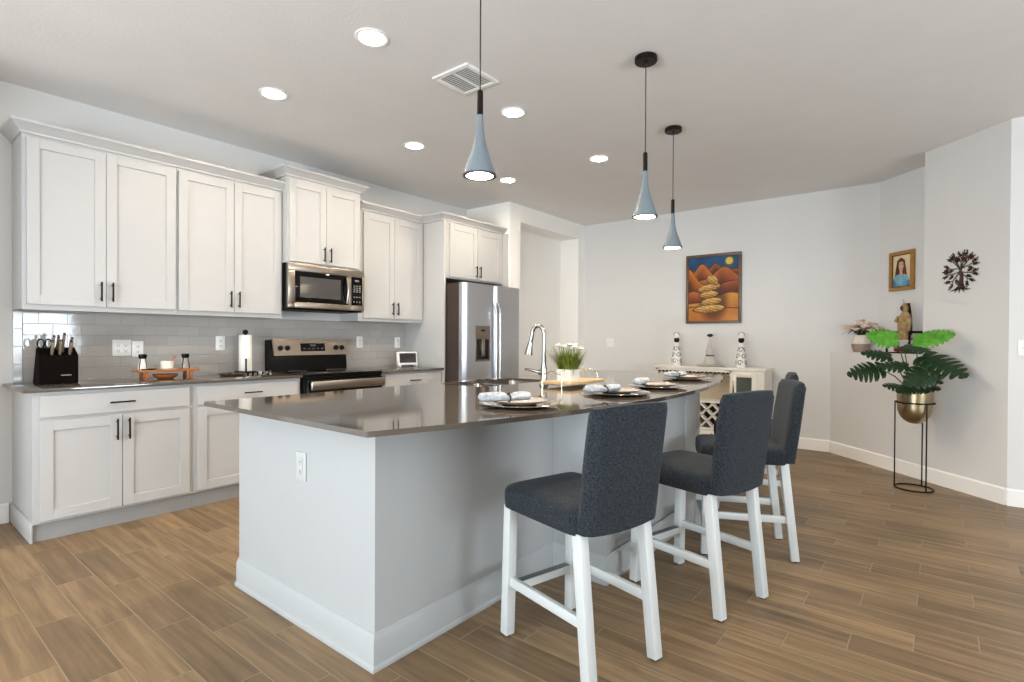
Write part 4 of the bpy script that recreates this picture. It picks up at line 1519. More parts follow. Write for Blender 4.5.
def hills_art(u, v):
    """orange hills under a blue night sky with a pale moon and a stack of five ridged shells"""
    nz = noise.noise(Vector((u * 7, v * 7, 1.3)))
    n2 = noise.noise(Vector((u * 22, v * 22, 4.0)))
    c_ = mixc((16, 44, 84), (32, 88, 132), v * 1.4 - 0.75 + nz * 0.5)
    d = math.hypot((u - 0.82) * 0.78, v - 0.915)
    c_ = mixc((214, 178, 84), c_, ss(0.055, 0.075, d))
    if 0.055 < d < 0.10:
        c_ = mixc((60, 84, 70), c_, ss(0.07, 0.10, d))

    def hill(c0, cx_, hh, w, base, sc_, lo, hi):
        top = base + hh * math.exp(-((u - cx_) / w) ** 2)
        if v < top:
            dd = top - v
            k = mixc(hi, lo, dd / sc_ + 0.2 * nz)
            return mixc((30, 14, 8), k, ss(0.0, 0.022, dd))
        return c0
    c_ = hill(c_, 0.55, 0.10, 0.10, 0.80, 0.12, (70, 36, 14), (168, 92, 40))
    c_ = hill(c_, 0.28, 0.22, 0.17, 0.68, 0.26, (84, 34, 10), (206, 120, 48))
    c_ = hill(c_, 0.72, 0.20, 0.24, 0.64, 0.24, (92, 34, 12), (190, 106, 50))
    c_ = hill(c_, -0.02, 0.28, 0.20, 0.56, 0.28, (84, 36, 10), (212, 126, 40))
    c_ = hill(c_, 0.95, 0.16, 0.50, 0.46, 0.16, (94, 36, 16), (160, 84, 44))
    c_ = hill(c_, 0.10, 0.12, 0.22, 0.36, 0.20, (90, 36, 10), (196, 108, 42))
    c_ = hill(c_, 0.85, 0.16, 0.42, 0.28, 0.30, (168, 96, 36), (206, 150, 62))
    c_ = hill(c_, 0.20, 0.05, 0.7, 0.18, 0.25, (176, 104, 46), (190, 120, 52))
    c_ = mixc(c_, (220, 176, 104), 0.5 * ss(0.5, 1.0, u) * ss(0.16, 0.0, v))
    # dark ground around the stack
    sh = math.hypot((u - 0.50) / 0.34, (v - 0.30) / 0.34)
    c_ = mixc((44, 18, 8), c_, 0.35 + 0.65 * ss(0.55, 1.1, sh))
    for cx_, cy, rx, ry, tl in ((0.42, 0.185, 0.34, 0.062, 0.05), (0.47, 0.30, 0.22, 0.058, 0.08), (0.42, 0.41, 0.20, 0.056, 0.06), (0.42, 0.515, 0.25, 0.056, 0.12), (0.49, 0.63, 0.12, 0.075, -0.25)):
        du, dv = (u - cx_), (v - cy) - tl * (u - cx_)
        e = (du / rx) ** 2 + (dv / ry) ** 2
        if e < 1.0:
            ridge = 0.5 + 0.5 * math.sin(44 * du + 9 * dv / ry + 3 * nz)
            k = mixc((128, 80, 32), (226, 190, 112), 0.25 + 0.5 * ridge + 0.45 * dv / ry + 0.3 * n2)
            c_ = mixc(k, (40, 20, 8), ss(0.72, 1.0, e))
    return tuple(max(0, min(255, q)) for q in c_)


def portrait_art(u, v):
    """head-and-shoulders of a woman in a blue dress on a cream ground"""
    nz = noise.noise(Vector((u * 6, v * 6, 7.7)))
    c_ = mixc((206, 184, 142), (226, 206, 166), v + nz * 0.3)
    x_ = u - 0.47
    # hair behind
    hw = 0.215 + 0.10 * ss(0.85, 0.35, v) - (0.20 * ss(0.80, 0.93, v))
    if 0.30 < v < 0.905 and abs(x_ + 0.01) < hw:
        c_ = mixc((92, 62, 42), (58, 36, 26), 0.5 + nz)
    # dress
    sh = 0.40 - 1.3 * max(0, abs(x_) - 0.16) ** 1.6
    if v < sh and abs(x_) < 0.45:
        c_ = mixc((84, 136, 164), (130, 178, 198), 0.5 + 0.7 * nz + 0.3 * (v / 0.4))
    if abs(x_) > 0.30 and v < 0.20:
        c_ = mixc(c_, (66, 108, 132), 0.6)
    # neck
    if 0.36 < v < 0.52 and abs(x_) < 0.075 + 0.35 * max(0, 0.44 - v):
        c_ = (206, 158, 122)
    # face
    e = (x_ / 0.135) ** 2 + ((v - 0.66) / 0.17) ** 2
    if e < 1:
        c_ = mixc((226, 180, 146), (192, 140, 106), e * 0.8 + 0.25 * ss(0, 0.13, x_))
        for ex in (-0.055, 0.055):
            if math.hypot((x_ - ex) / 0.026, (v - 0.69) / 0.014) < 1:
                c_ = (72, 48, 38)
            if math.hypot((x_ - ex) / 0.034, (v - 0.722) / 0.009) < 1:
                c_ = (104, 70, 50)
        if math.hypot((x_) / 0.012, (v - 0.64) / 0.03) < 1:
            c_ = (198, 146, 112)
        if math.hypot(x_ / 0.042, (v - 0.575) / 0.014) < 1:
            c_ = (170, 82, 74)
    if v > 0.76 and e < 1.15 and abs(x_) < 0.15:
        if v > 0.78 - 0.9 * x_ * x_:
            c_ = (76, 50, 34)
    return c_


def framed(name, cat, label, origin, xdir, w, h, fw, depth, fm, func, nx, ny, artname, inner=None):
    x = Vector(xdir).normalized()
    n = x.cross(Vector((0, 0, 1)))
    o = Vector(origin)
    r = thing(name, o + x * (w / 2), label, cat)
    mx = Matrix((x, n, Vector((0, 0, 1)))).transposed().to_4x4()
    mx.translation = o
    t = MB()
    prof = depth
    for a in ((0, w, 0, fw), (0, w, h - fw, h), (0, fw, fw, h - fw), (w - fw, w, fw, h - fw)):
        t.box(a[0], a[1], 0.001, prof, a[2], a[3], 0.004, 2, mx)
    t.build('frame', fm, r)
    if inner:
        t = MB()
        g = 0.008
        for a in ((fw, w - fw, fw, fw + g), (fw, w - fw, h - fw - g, h - fw), (fw, fw + g, fw + g, h - fw - g), (w - fw - g, w - fw, fw + g, h - fw - g)):
            t.box(a[0], a[1], 0.001, prof * 0.75, a[2], a[3], 0.001, 1, mx)
        t.build('inner_lip', inner, r)
    art_mesh(artname, func, o + n * (depth * 0.55) + x * fw + Vector((0, 0, fw)), xdir, w - 2 * fw, h - 2 * fw, nx, ny, r)
    MB().box(fw * 0.5, w - fw * 0.5, 0.001, depth * 0.5, fw * 0.5, h - fw * 0.5, 0, 1, mx).build('backing', m_blackmatt, r)
    return r


framed('framed_painting', 'painting', 'framed painting of orange hills and a stack of golden shells on the back wall', (2.20, 6.66, 1.412), (1, 0, 0), 0.665, 0.85, 0.032, 0.035,
       m_frame, hills_art, 120, 150, 'canvas')
# portrait inside the niche, on its slanted rear wall
s2 = math.sqrt(0.5)
NB = Vector((4.218, 6.66, 0))


def on_niche(d, z):
    return Vector((4.218 + s2 * d, 6.66 - s2 * d, z))


framed('framed_portrait', 'portrait', 'small gilt-framed portrait of a woman in blue hanging in the wall niche', on_niche(0.148, 1.70), (s2, -s2, 0), 0.285, 0.385, 0.034, 0.03,
       m_goldframe, portrait_art, 60, 90, 'portrait_panel', m_frame)

# iron tree on the diagonal wall
TC = Vector((4.838, 5.612, 1.785))
tx = Vector((s2, -s2, 0))
tn = Vector((-s2, -s2, 0))
rnd = random.Random(11)
t = MB()


def tp(a, b_, off=0.008):
    return TC + tx * a + Vector((0, 0, b_)) + tn * off


def iron_leaf(a, b_, ang, L):
    bm = bmesh.new()
    pts = []
    for k in range(10):
        q = 2 * PI * k / 10
        lx = L * 0.5 * (1 + math.cos(q))
        ly = L * 0.24 * math.sin(q) * (1.1 - 0.35 * math.cos(q))
        pts.append((a + lx * math.cos(ang) - ly * math.sin(ang), b_ + lx * math.sin(ang) + ly * math.cos(ang)))
    A = [bm.verts.new(tp(p_, q_, 0.006)) for p_, q_ in pts]
    B = [bm.verts.new(tp(p_, q_, 0.010)) for p_, q_ in pts]
    bm.faces.new(A)
    bm.faces.new(B[::-1])
    for k in range(10):
        bm.faces.new((A[k], B[k], B[(k + 1) % 10], A[(k + 1) % 10]))
    bmesh.ops.recalc_face_normals(bm, faces=bm.faces[:])
    t.merge(bm)


t.tube([tp(0.015, -0.150), tp(0.006, -0.11), tp(0.012, -0.06), tp(0.0, -0.02), tp(0.004, 0.02)], 0.01, 10, radii=[0.024, 0.017, 0.013, 0.011, 0.009])
for a, b_ in ((-0.085, -0.170), (-0.05, -0.182), (-0.01, -0.19), (0.035, -0.184), (0.065, -0.172), (0.09, -0.164)):
    t.tube([tp(0.012 + a * 0.15, -0.135), tp(a * 0.5, -0.158), tp(a, b_)], 0.005, 6, radii=[0.010, 0.006, 0.002])


def branch(a, b_, ang, L, w, depth):
    n_ = 5
    pts = [(a, b_)]
    cur = ang
    for k in range(n_):
        cur += rnd.uniform(-0.16, 0.16)
        a += L / n_ * math.cos(cur)
        b_ += L / n_ * math.sin(cur)
        pts.append((a, b_))
    t.tube([tp(*p_) for p_ in pts], w, 6, radii=[w * (1 - 0.5 * k / n_) for k in range(n_ + 1)])
    if depth == 0:
        for k in (2, 3, 4, 5):
            for s in ((-1, 1) if k < 5 else (0,)):
                iron_leaf(pts[k][0], pts[k][1], cur + s * rnd.uniform(0.6, 1.1), rnd.uniform(0.014, 0.020))
        return
    for s in (-1, 1):
        branch(a, b_, cur + s * rnd.uniform(0.30, 0.55), L * 0.72, w * 0.6, depth - 1)
    k = 3
    branch(pts[k][0], pts[k][1], cur + rnd.choice((-1, 1)) * 0.75, L * 0.6, w * 0.5, 0)


for ang, L in ((3.00, 0.085), (2.55, 0.082), (2.10, 0.080), (1.62, 0.080), (1.15, 0.080), (0.68, 0.082), (0.22, 0.085), (3.45, 0.090), (-0.28, 0.082), (3.85, 0.095), (-0.72, 0.080)):
    branch(0.003, 0.005 - (0.022 if (ang > 3.2 or ang < 0) else 0), ang, L, 0.005, 1)
tag(t.build('iron_tree', m_iron), 'round bronzed iron tree-of-life hanging on the diagonal wall', 'wall art')

# ------------------------------------------------------------------ niche ledge: vase, figure, stand
LZ = 1.09


def ledge_pt(d, back):
    """d along the diagonal from its left end, back = distance behind the front edge"""
    return Vector((D0[0] + s2 * d + s2 * back, D0[1] - s2 * d + s2 * back, LZ))


vp = ledge_pt(0.30, 0.105)
r = thing('flower_vase', vp, 'cream and taupe vase of pale pink flowers on the niche ledge', 'vase')
t = MB()
t.lathe([(0, 0.0), (0.062, 0.0), (0.070, 0.015), (0.084, 0.06), (0.084, 0.085)], vp, 32)
t.build('lower_band', m_vaseband, r)
t = MB()
t.lathe([(0.084, 0.085), (0.080, 0.12), (0.068, 0.15), (0.060, 0.165), (0.062, 0.175), (0.055, 0.175), (0.055, 0.165), (0, 0.15)], vp, 32)
t.build('upper_band', m_vase, r)
rnd = random.Random(3)
fr = thing('flower_bouquet', vp + Vector((0, 0, 0.155)), 'cluster of cream and pink silk flowers filling the ledge vase', 'flowers')
t = MB()
heads = []
for k in range(38):
    a = rnd.uniform(0, 2 * PI)
    q = rnd.uniform(0.0, 1.0) ** 0.6
    hx, hy, hz = 0.165 * q * math.cos(a), 0.115 * q * math.sin(a), 0.315 - 0.09 * q + rnd.uniform(-0.015, 0.02)
    heads.append((hx, hy, hz))
    t.tube([vp + Vector((hx * 0.1, hy * 0.1, 0.155)), vp + Vector((hx * 0.45, hy * 0.45, 0.22)), vp + Vector((hx, hy, hz))], 0.0022, 6)
t.build('stems', m_stem, fr)
for i, (hx, hy, hz) in enumerate(heads):
    t = MB()
    for k in range(5):
        a = 2 * PI * k / 5 + i
        d_ = Vector((math.cos(a), math.sin(a), 0.5)).normalized()
        mx = Matrix.Translation(vp + Vector((hx, hy, hz)) + d_ * 0.013) @ d_.to_track_quat('X', 'Z').to_matrix().to_4x4()
        t.sphere((0, 0, 0), 0.029, (1.0, 0.62, 0.3), mx, 8, 6)
    t.sphere(vp + Vector((hx, hy, hz + 0.006)), 0.006, u=8, v=6)
    t.build('blossom', m_petalpink if i % 3 else m_petal, fr)
for a, L in ((3.6, 0.16), (4.4, 0.12), (5.3, 0.14), (0.3, 0.12), (2.6, 0.13)):
    bm = bmesh.new()
    prev = None
    dxy = Vector((math.cos(a), math.sin(a), 0))
    pp = Vector((-dxy.y, dxy.x, 0))
    for s in range(8):
        q = s / 7
        c0 = vp + dxy * (0.02 + L * q) + Vector((0, 0, 0.175 + 0.07 * math.sin(PI * q * 0.8) - 0.04 * q))
        w = 0.016 * math.sin(PI * min(1, q * 0.95 + 0.05))
        v0, v1, v2 = bm.verts.new(c0 - pp * w), bm.verts.new(c0 - Vector((0, 0, 0.003))), bm.verts.new(c0 + pp * w)
        if prev:
            bm.faces.new((prev[0], prev[1], v1, v0))
            bm.faces.new((prev[1], prev[2], v2, v1))
        prev = (v0, v1, v2)
    t = MB()
    t.merge(bm)
    t.build('leaf', m_leafdk, fr)

# figure on a small black wire stand
sp = ledge_pt(0.775, 0.15)
r = thing('figurine_stand', sp, 'black metal shelf stand under the robed figurine on the niche ledge', 'stand')
ex, ey = Vector((s2, -s2, 0)), Vector((s2, s2, 0))
mxs = Matrix((ex, ey, Vector((0, 0, 1)))).transposed().to_4x4()
mxs.translation = sp
t = MB()
t.box(-0.135, 0.135, -0.085, 0.085, 0.0, 0.012, 0.002, 2, mxs)
for sx in (-0.128, 0.128):
    t.box(sx - 0.006, sx + 0.006, -0.07, -0.05, 0.012, 0.205, 0.002, 1, mxs)
    t.box(sx - 0.006, sx + 0.006, 0.05, 0.07, 0.012, 0.205, 0.002, 1, mxs)
    t.box(sx - 0.006, sx + 0.006, -0.07, 0.07, 0.197, 0.209, 0.002, 1, mxs)
t.box(-0.134, 0.134, 0.05, 0.066, 0.19, 0.209, 0.002, 1, mxs)
t.build('frame', m_blackmatt, r)
t = MB()
t.box(-0.132, 0.132, -0.078, 0.078, 0.112, 0.126, 0.002, 2, mxs)
t.build('shelf', mat('light_marble_shelf', (224, 214, 200), 0.3, var=0.06, nscale=10), r)
t = MB()
for k in range(7):
    t.sphere((-0.05 + 0.02 * k, -0.03 + 0.012 * (k % 3), 0.035 + 0.006 * (k % 2)), 0.022, (1, 1, 0.9), mxs, 10, 8)
tag(t.build('red_ornament', m_red, None), 'small red ornament under the shelf of the figurine stand', 'ornament')
# robed figure
fz = LZ + 0.1265
r = thing('robed_figurine', sp + Vector((0, 0, 0.1265)), 'antique gold robed religious figurine standing in the niche', 'figurine')
bm = bmesh.new()
prof = [(0.070, 0.0), (0.074, 0.012), (0.060, 0.02), (0.058, 0.05), (0.056, 0.09), (0.062, 0.15), (0.060, 0.19), (0.052, 0.225), (0.040, 0.25), (0.026, 0.262), (0.030, 0.275), (0.034, 0.295), (0.032, 0.318), (0.022, 0.334), (0.006, 0.342)]
rings = []
for i, (r_, z) in enumerate(prof):
    row = []
    for k in range(36):
        a = 2 * PI * k / 36
        fold = 1 + (0.10 * math.sin(7 * a + 6 * z) if 0.02 < z < 0.22 else 0)
        p_ = sp + ex * (r_ * fold * math.cos(a) + 0.012 * math.sin(z * 7)) + ey * (0.72 * r_ * fold * math.sin(a)) + Vector((0, 0, 0.1265 + z))
        row.append(bm.verts.new(p_))
    rings.append(row)
for a_, b_ in zip(rings, rings[1:]):
    for k in range(36):
        bm.faces.new((a_[k], a_[(k + 1) % 36], b_[(k + 1) % 36], b_[k]))
bm.faces.new(rings[0][::-1])
bm.faces.new(rings[-1])
bmesh.ops.recalc_face_normals(bm, faces=bm.faces[:])
t = MB()
t.merge(bm)
t.build('body', m_statue, r, True, 70)
t = MB()
for s in (-1, 1):
    pts = [sp + ex * (s * 0.046) + ey * (-0.010) + Vector((0, 0, 0.1265 + 0.215)), sp + ex * (s * 0.044) + ey * (-0.040) + Vector((0, 0, 0.1265 + 0.180)), sp + ex * (s * 0.006) + ey * (-0.056) + Vector((0, 0, 0.1265 + 0.222))]
    t.tube(pts, 0.014, 10, radii=[0.018, 0.017, 0.008])
t.build('arms', m_statue, r)
t = MB()
t.sphere((0, 0, 0), 0.024, (0.9, 0.9, 1.15), Matrix.Translation(sp + ey * (-0.012) + Vector((0, 0, 0.1265 + 0.298))))
t.build('head', m_statuedk, r)
bm = bmesh.new()
prev = None
for k in range(15):
    q = k / 14
    w = 0.036 + 0.034 * q
    zz = 0.1265 + 0.348 - 0.30 * q
    c0 = sp + ey * (0.03 + 0.012 * math.sin(q * 3)) + Vector((0, 0, zz))
    row = [bm.verts.new(c0 + ex * (w * math.sin(a)) - ey * (0.04 * (1 - math.cos(a)) - 0.02)) for a in [(-1.3 + 2.6 * j / 10) for j in range(11)]]
    if prev:
        for j in range(10):
            bm.faces.new((prev[j], prev[j + 1], row[j + 1], row[j]))
    prev = row
bmesh.ops.solidify(bm, geom=bm.faces[:], thickness=0.005)
bmesh.ops.recalc_face_normals(bm, faces=bm.faces[:])
t = MB()
t.merge(bm)
t.build('veil', m_statuedk, r, True, 70)
t = MB()
t.cyl(sp + Vector((0, 0, 0.1265 + 0.335)), 0.003, 0.045, 8)
t.cyl(sp + Vector((-0.012 * s2, 0.012 * s2, 0.1265 + 0.362)), 0.0025, 0.02, 8, None)
t.build('finial', m_goldwire, r)

# ------------------------------------------------------------------ plant stand, pot, monstera
PC = Vector((4.554, 5.452, 0))
r = thing('plant_stand', PC, 'slim black wire plant stand with round base by the diagonal wall', 'plant stand')
t = MB()
t.tube([PC + Vector((0.13 * math.cos(2 * PI * k / 48), 0.13 * math.sin(2 * PI * k / 48), 0.006)) for k in range(48)], 0.006, 8, True)
t.build('base_ring', m_blackwire, r)
t = MB()
t.tube([PC + Vector((0.131 * math.cos(2 * PI * k / 48), 0.131 * math.sin(2 * PI * k / 48), 0.705)) for k in range(48)], 0.0055, 8, True)
t.build('top_ring', m_blackwire, r)
for a in (188, 308, 68):
    a = math.radians(a)
    t = MB()
    t.tube([PC + Vector((0.13 * math.cos(a), 0.13 * math.sin(a), 0.006)), PC + Vector((0.131 * math.cos(a), 0.131 * math.sin(a), 0.705))], 0.005, 8)
    t.build('leg', m_blackwire, r)
r = thing('brass_pot', PC + Vector((0, 0, 0.53)), 'round-bottomed brass pot held in the black wire plant stand', 'pot')
t = MB()
prof = [(0, 0.0)] + [(0.118 * math.sin(a), 0.135 - 0.135 * math.cos(a)) for a in [PI / 2 * k / 12 for k in range(1, 13)]] + [(0.1215, 0.20), (0.1235, 0.27), (0.1205, 0.271), (0.1175, 0.20), (0, 0.195)]
t.lathe(prof, PC + Vector((0, 0, 0.53)), 48)
t.build('bowl', m_gold, r, True, 50)
t = MB()
t.lathe([(0, 0.0), (0.119, 0.0), (0.119, 0.012), (0.06, 0.03), (0, 0.034)], PC + Vector((0, 0, 0.755)), 32)
t.build('soil', m_soil, r)
mon = thing('monstera_plant', PC + Vector((0, 0, 0.78)), 'green monstera plant with split leaves growing from the brass pot', 'plant')


def monstera_leaf(base, tip, width, normal, droop, material, lobes=6, split=0.55, label=None):
    base, tip = Vector(base), Vector(tip)
    ax = tip - base
    L = ax.length
    ax.normalize()
    nrm = Vector(normal)
    nrm = (nrm - ax * nrm.dot(ax)).normalized()
    side = nrm.cross(ax)
    bm = bmesh.new()

    def P(s, w):
        """s along the midrib (0..1), w signed half-width (0..1 of width)"""
        d = -droop * L * (s * s * 0.8 + 0.2 * s) - 0.22 * width * abs(w) ** 1.7 + 0.06 * width * abs(w)
        return base + ax * (s * L) + side * (w * width) + nrm * (d + droop * L * 0.5)

    def half(s):
        """outline half width for a heart-shaped leaf"""
        if s < 0.28:
            return 0.72 + 0.28 * math.sin(PI / 2 * s / 0.28)
        return max(0.0, 1 - ((s - 0.28) / 0.72) ** 2.1) ** 0.75
    for sg in (-1, 1):
        N = lobes
        for k in range(N):
            s0, s1 = k / N, (k + 1) / N
            sub = 6
            rows = []
            for j in range(sub + 1):
                q = j / sub
                row = []
                for i in range(5):
                    w = (i / 4)
                    s = s0 + (s1 - s0) * q
                    gap = 0.0
                    if w > 1 - split and k < N - 1 or (w > 1 - split and k == N - 1):
                        g = (w - (1 - split)) / split
                        c_ = (s0 + s1) / 2
                        s = c_ + (s - c_) * (1 - 0.20 * min(1, 3 * g) - 0.40 * g ** 3 * abs(2 * q - 1))
                    H = half(min(0.995, s if split < 0.1 else (s0 + s1) / 2 * 0.55 + s * 0.45))
                    sweep = 0.16 * w * w * (1 - s) - (0.20 * w * max(0, 0.28 - s) / 0.28)
                    row.append(bm.verts.new(P(min(1.0, s + sweep), sg * w * H)))
                rows.append(row)
            for j in range(sub):
                for i in range(4):
                    bm.faces.new((rows[j][i], rows[j][i + 1], rows[j + 1][i + 1], rows[j + 1][i]))
    bmesh.ops.remove_doubles(bm, verts=bm.verts[:], dist=0.0006)
    bmesh.ops.recalc_face_normals(bm, faces=bm.faces[:])
    t = MB()
    t.merge(bm)
    o = t.build('leaf', material, mon, True, 80)
    md = o.modifiers.new('thickness', 'SOLIDIFY')
    md.thickness = 0.0012
    if label:
        o['label'] = label
    return o


VIEW = Vector((0.1, -1.0, 0.25))
LEAVES = [((4.43, 5.46, 1.215), (4.225, 5.40, 1.262), 0.104, (0.25, -0.75, 0.62), 0.10, m_leaflt, 7, 0.001),
          ((4.555, 5.46, 1.205), (4.80, 5.38, 1.268), 0.098, (-0.25, -0.70, 0.66), 0.10, m_leaflt, 7, 0.001),
          ((4.48, 5.44, 1.150), (4.655, 5.28, 1.130), 0.085, (0.0, -0.45, 0.9), 0.15, m_leafdk, 6, 0.5),
          ((4.385, 5.45, 1.060), (4.195, 5.36, 1.115), 0.078, (0.2, -0.6, 0.8), 0.18, m_leafdk, 6, 0.5),
          ((4.335, 5.42, 0.965), (4.095, 5.33, 0.925), 0.116, (-0.15, -0.75, 0.62), 0.12, m_leafdk, 7, 0.6),
          ((4.505, 5.38, 0.985), (4.305, 5.30, 1.010), 0.078, (0.0, -0.62, 0.8), 0.22, m_leafdk, 6, 0.5),
          ((4.60, 5.46, 1.072), (4.875, 5.30, 0.945), 0.140, (0.25, -0.72, 0.66), 0.10, m_leafdk, 7, 0.62),
          ((4.665, 5.36, 0.975), (4.500, 5.22, 0.865), 0.115, (-0.1, -0.95, 0.45), 0.10, m_leafdk, 6, 0.3),
          ((4.49, 5.38, 0.815), (4.350, 5.30, 0.850), 0.073, (0.0, -0.5, 0.85), 0.15, m_leafdk, 6, 0.65),
          ((4.60, 5.42, 0.825), (4.715, 5.34, 0.835), 0.073, (0.1, -0.5, 0.85), 0.15, m_leafdk, 6, 0.6),
          ((4.55, 5.36, 0.835), (4.44, 5.27, 0.800), 0.073, (0.0, -0.6, 0.8), 0.10, m_leafdk, 6, 0.4),
          ((4.57, 5.36, 0.835), (4.64, 5.27, 0.805), 0.067, (0.0, -0.6, 0.8), 0.10, m_leafdk, 6, 0.4),
          ((4.62, 5.44, 0.90), (4.73, 5.36, 0.88), 0.061, (0.2, -0.6, 0.8), 0.10, m_leafdk, 6, 0.6)]
for lf in LEAVES:
    monstera_leaf(*lf)
    b_ = Vector(lf[0])
    root = PC + Vector((0.03 * math.copysign(1, b_.x - PC.x), -0.01, 0.785))
    mid = root.lerp(b_, 0.55) + Vector((0, 0, 0.03))
    t = MB()
    t.tube([root, root.lerp(mid, 0.5) + Vector((0, 0, 0.008)), mid, mid.lerp(b_, 0.6), b_ + (Vector(lf[1]) - b_) * 0.08], 0.004, 8, radii=[0.0055, 0.005, 0.0045, 0.004, 0.0025])
    t.build('petiole', m_stem, mon)

# ------------------------------------------------------------------ things on the left counter
CZ = 0.90
r = thing('knife_block', (0.19, 0.895, CZ), 'black slanted wooden knife block at the left end of the counter', 'knife block')
bl = MB()
bl.prism([(0.085, CZ), (0.275, CZ), (0.275, 1.083), (0.185, 1.135)], 0.765, 0.962, 'y', None, 0.003)
blo = bl.build('block', m_knifeblock, r)
MB().box(0.2755, 0.277, 0.872, 0.925, 0.952, 0.958).build('badge', m_blocklogo, blo)
kd = Vector((0.42, 0.0, 0.905)).normalized()
KN = [(0.262, 0.828, 0.090), (0.262, 0.868, 0.092), (0.262, 0.918, 0.090), (0.232, 0.838, 0.105), (0.232, 0.888, 0.125), (0.232, 0.930, 0.095), (0.208, 0.865, 0.095)]
kl = ['front row left', 'front row middle', 'front row right', 'middle row left', 'middle row centre, tallest handle', 'middle row right', 'rear row']
for (kx, ky, kL), kk in zip(KN, kl):
    zt = 1.083 + (0.275 - kx) / 0.09 * 0.042
    r = thing('kitchen_knife', (kx, ky, zt), 'steel and wood handled knife in the black block, ' + kk, 'knife', 'knives in the block')
    a = Vector((kx, ky, zt + 0.001))
    t = MB()
    t.beam(a, a + kd * kL, 0.024, 0.012, (1, 0, -0.4), 0.003)
    t.build('handle', m_knifewood if 'm_knifewood' in globals() else mat('grey_brown_handle', (150, 132, 116), 0.35, var=0.15, metal=0.3), r)
    m_knifewood = MATS['grey_brown_handle']
    t = MB()
    t.beam(a + kd * (kL - 0.001), a + kd * (kL + 0.009), 0.0245, 0.0125, (1, 0, -0.4), 0.002)
    t.build('end_cap', m_chrome, r)
r = thing('kitchen_scissors', (0.2, 0.810, 1.118), 'black-handled kitchen scissors standing at the left of the knife block', 'scissors')
for sy in (-1, 1):
    t = MB()
    cpt = Vector((0.212, 0.803 + sy * 0.019, 1.158))
    t.tube([cpt + Vector((0.004 * math.cos(2 * PI * k / 20), 0.016 * math.cos(2 * PI * k / 20), 0.03 * math.sin(2 * PI * k / 20))) for k in range(20)], 0.0048, 8, True)
    t.tube([cpt + Vector((0, 0, -0.028)), Vector((0.205, 0.803 + sy * 0.006, 1.118))], 0.005, 8)
    t.build('handle_loop', m_blackmatt, r)

# wooden riser
RY0, RY1, RX0, RX1 = 1.280, 1.675, 0.19, 0.34
r = thing('wooden_riser', ((RX0 + RX1) / 2, (RY0 + RY1) / 2, CZ), 'low orange-brown wooden riser stand on the left counter', 'stand')
MB().box(RX0, RX1, RY0, RY1, 0.955, 0.970, 0.003).build('board', m_walnut, r)
for y in (RY0 + 0.055, RY1 - 0.055):
    for x in (RX0 + 0.02, RX1 - 0.02):
        MB().box(x - 0.011, x + 0.011, y - 0.011, y + 0.011, CZ, 0.955, 0.002).build('leg', m_walnut, r)


def shaker_jar(x, y, lab, fill):
    r = thing('spice_shaker', (x, y, 0.97), lab, 'shaker', 'glass shakers on the riser')
    t = MB()
    t.lathe([(0, 0), (0.029, 0), (0.031, 0.004), (0.029, 0.03), (0.022, 0.062), (0.0205, 0.08), (0, 0.08)], (x, y, 0.9702))
    t.build('jar', fill, r)
    t = MB()
    t.lathe([(0, 0.08), (0.0215, 0.08), (0.026, 0.092), (0.0265, 0.108), (0.022, 0.112), (0, 0.112)], (x, y, 0.9702))
    t.build('cap', m_black, r)
    t = MB()
    for a in range(4):
        an = a * PI / 2 + 0.6
        t.tube([(x + 0.0315 * math.cos(an), y + 0.0315 * math.sin(an), 0.972), (x + 0.0300 * math.cos(an), y + 0.0300 * math.sin(an), 1.0), (x + 0.0235 * math.cos(an), y + 0.0235 * math.sin(an), 1.032), (x + 0.0225 * math.cos(an), y + 0.0225 * math.sin(an), 1.052)], 0.003, 6)
    t.build('wire_cage', m_black, r)


shaker_jar(0.275, 1.325, 'black-capped glass shaker with white salt at the left end of the riser', mat('salt_glass', (216, 210, 200), 0.15, var=0.06))
shaker_jar(0.275, 1.60, 'black-capped glass shaker with grey pepper at the right end of the riser', mat('pepper_glass', (150, 140, 132), 0.15, var=0.3, nscale=60))
t = MB()
t.lathe([(0, 0), (0.04, 0), (0.046, 0.006), (0.044, 0.008), (0, 0.006)], (0.30, 1.352, 0.9702), 24)
tag(t.build('small_saucer', m_blackmatt), 'small dark saucer beside the salt shaker on the riser', 'saucer')
r = thing('sugar_pot', (0.275, 1.478, 0.97), 'cream ceramic pot in the middle of the wooden riser', 'pot')
t = MB()
t.lathe([(0, 0), (0.034, 0), (0.040, 0.006), (0.041, 0.045), (0.039, 0.055), (0.036, 0.055), (0.037, 0.045), (0.036, 0.012), (0, 0.010)], (0.275, 1.478, 0.9742))
t.build('bowl', m_vase, r)
t = MB()
t.lathe([(0, 0), (0.055, 0), (0.060, 0.004), (0, 0.003)], (0.275, 1.478, 0.9702))
t.build('saucer', m_vase, r)
t = MB()
a, b2 = Vector((0.27, 1.471, 0.992)), Vector((0.285, 1.528, 1.062))
t.tube([a, a.lerp(b2, 0.5), a.lerp(b2, 0.85), b2], 0.004, 8, radii=[0.004, 0.004, 0.006, 0.009])
tag(t.build('wooden_spoon', m_walnut), 'small wooden spoon leaning in the cream pot', 'spoon')
t = MB()
t.lathe([(0, 0), (0.045, 0), (0.075, 0.02), (0.082, 0.036), (0.078, 0.036), (0.07, 0.022), (0.042, 0.006), (0, 0.005)], (0.285, 1.465, CZ), 32)
tag(t.build('wooden_bowl', m_walnut), 'shallow orange wooden bowl under the riser', 'bowl')

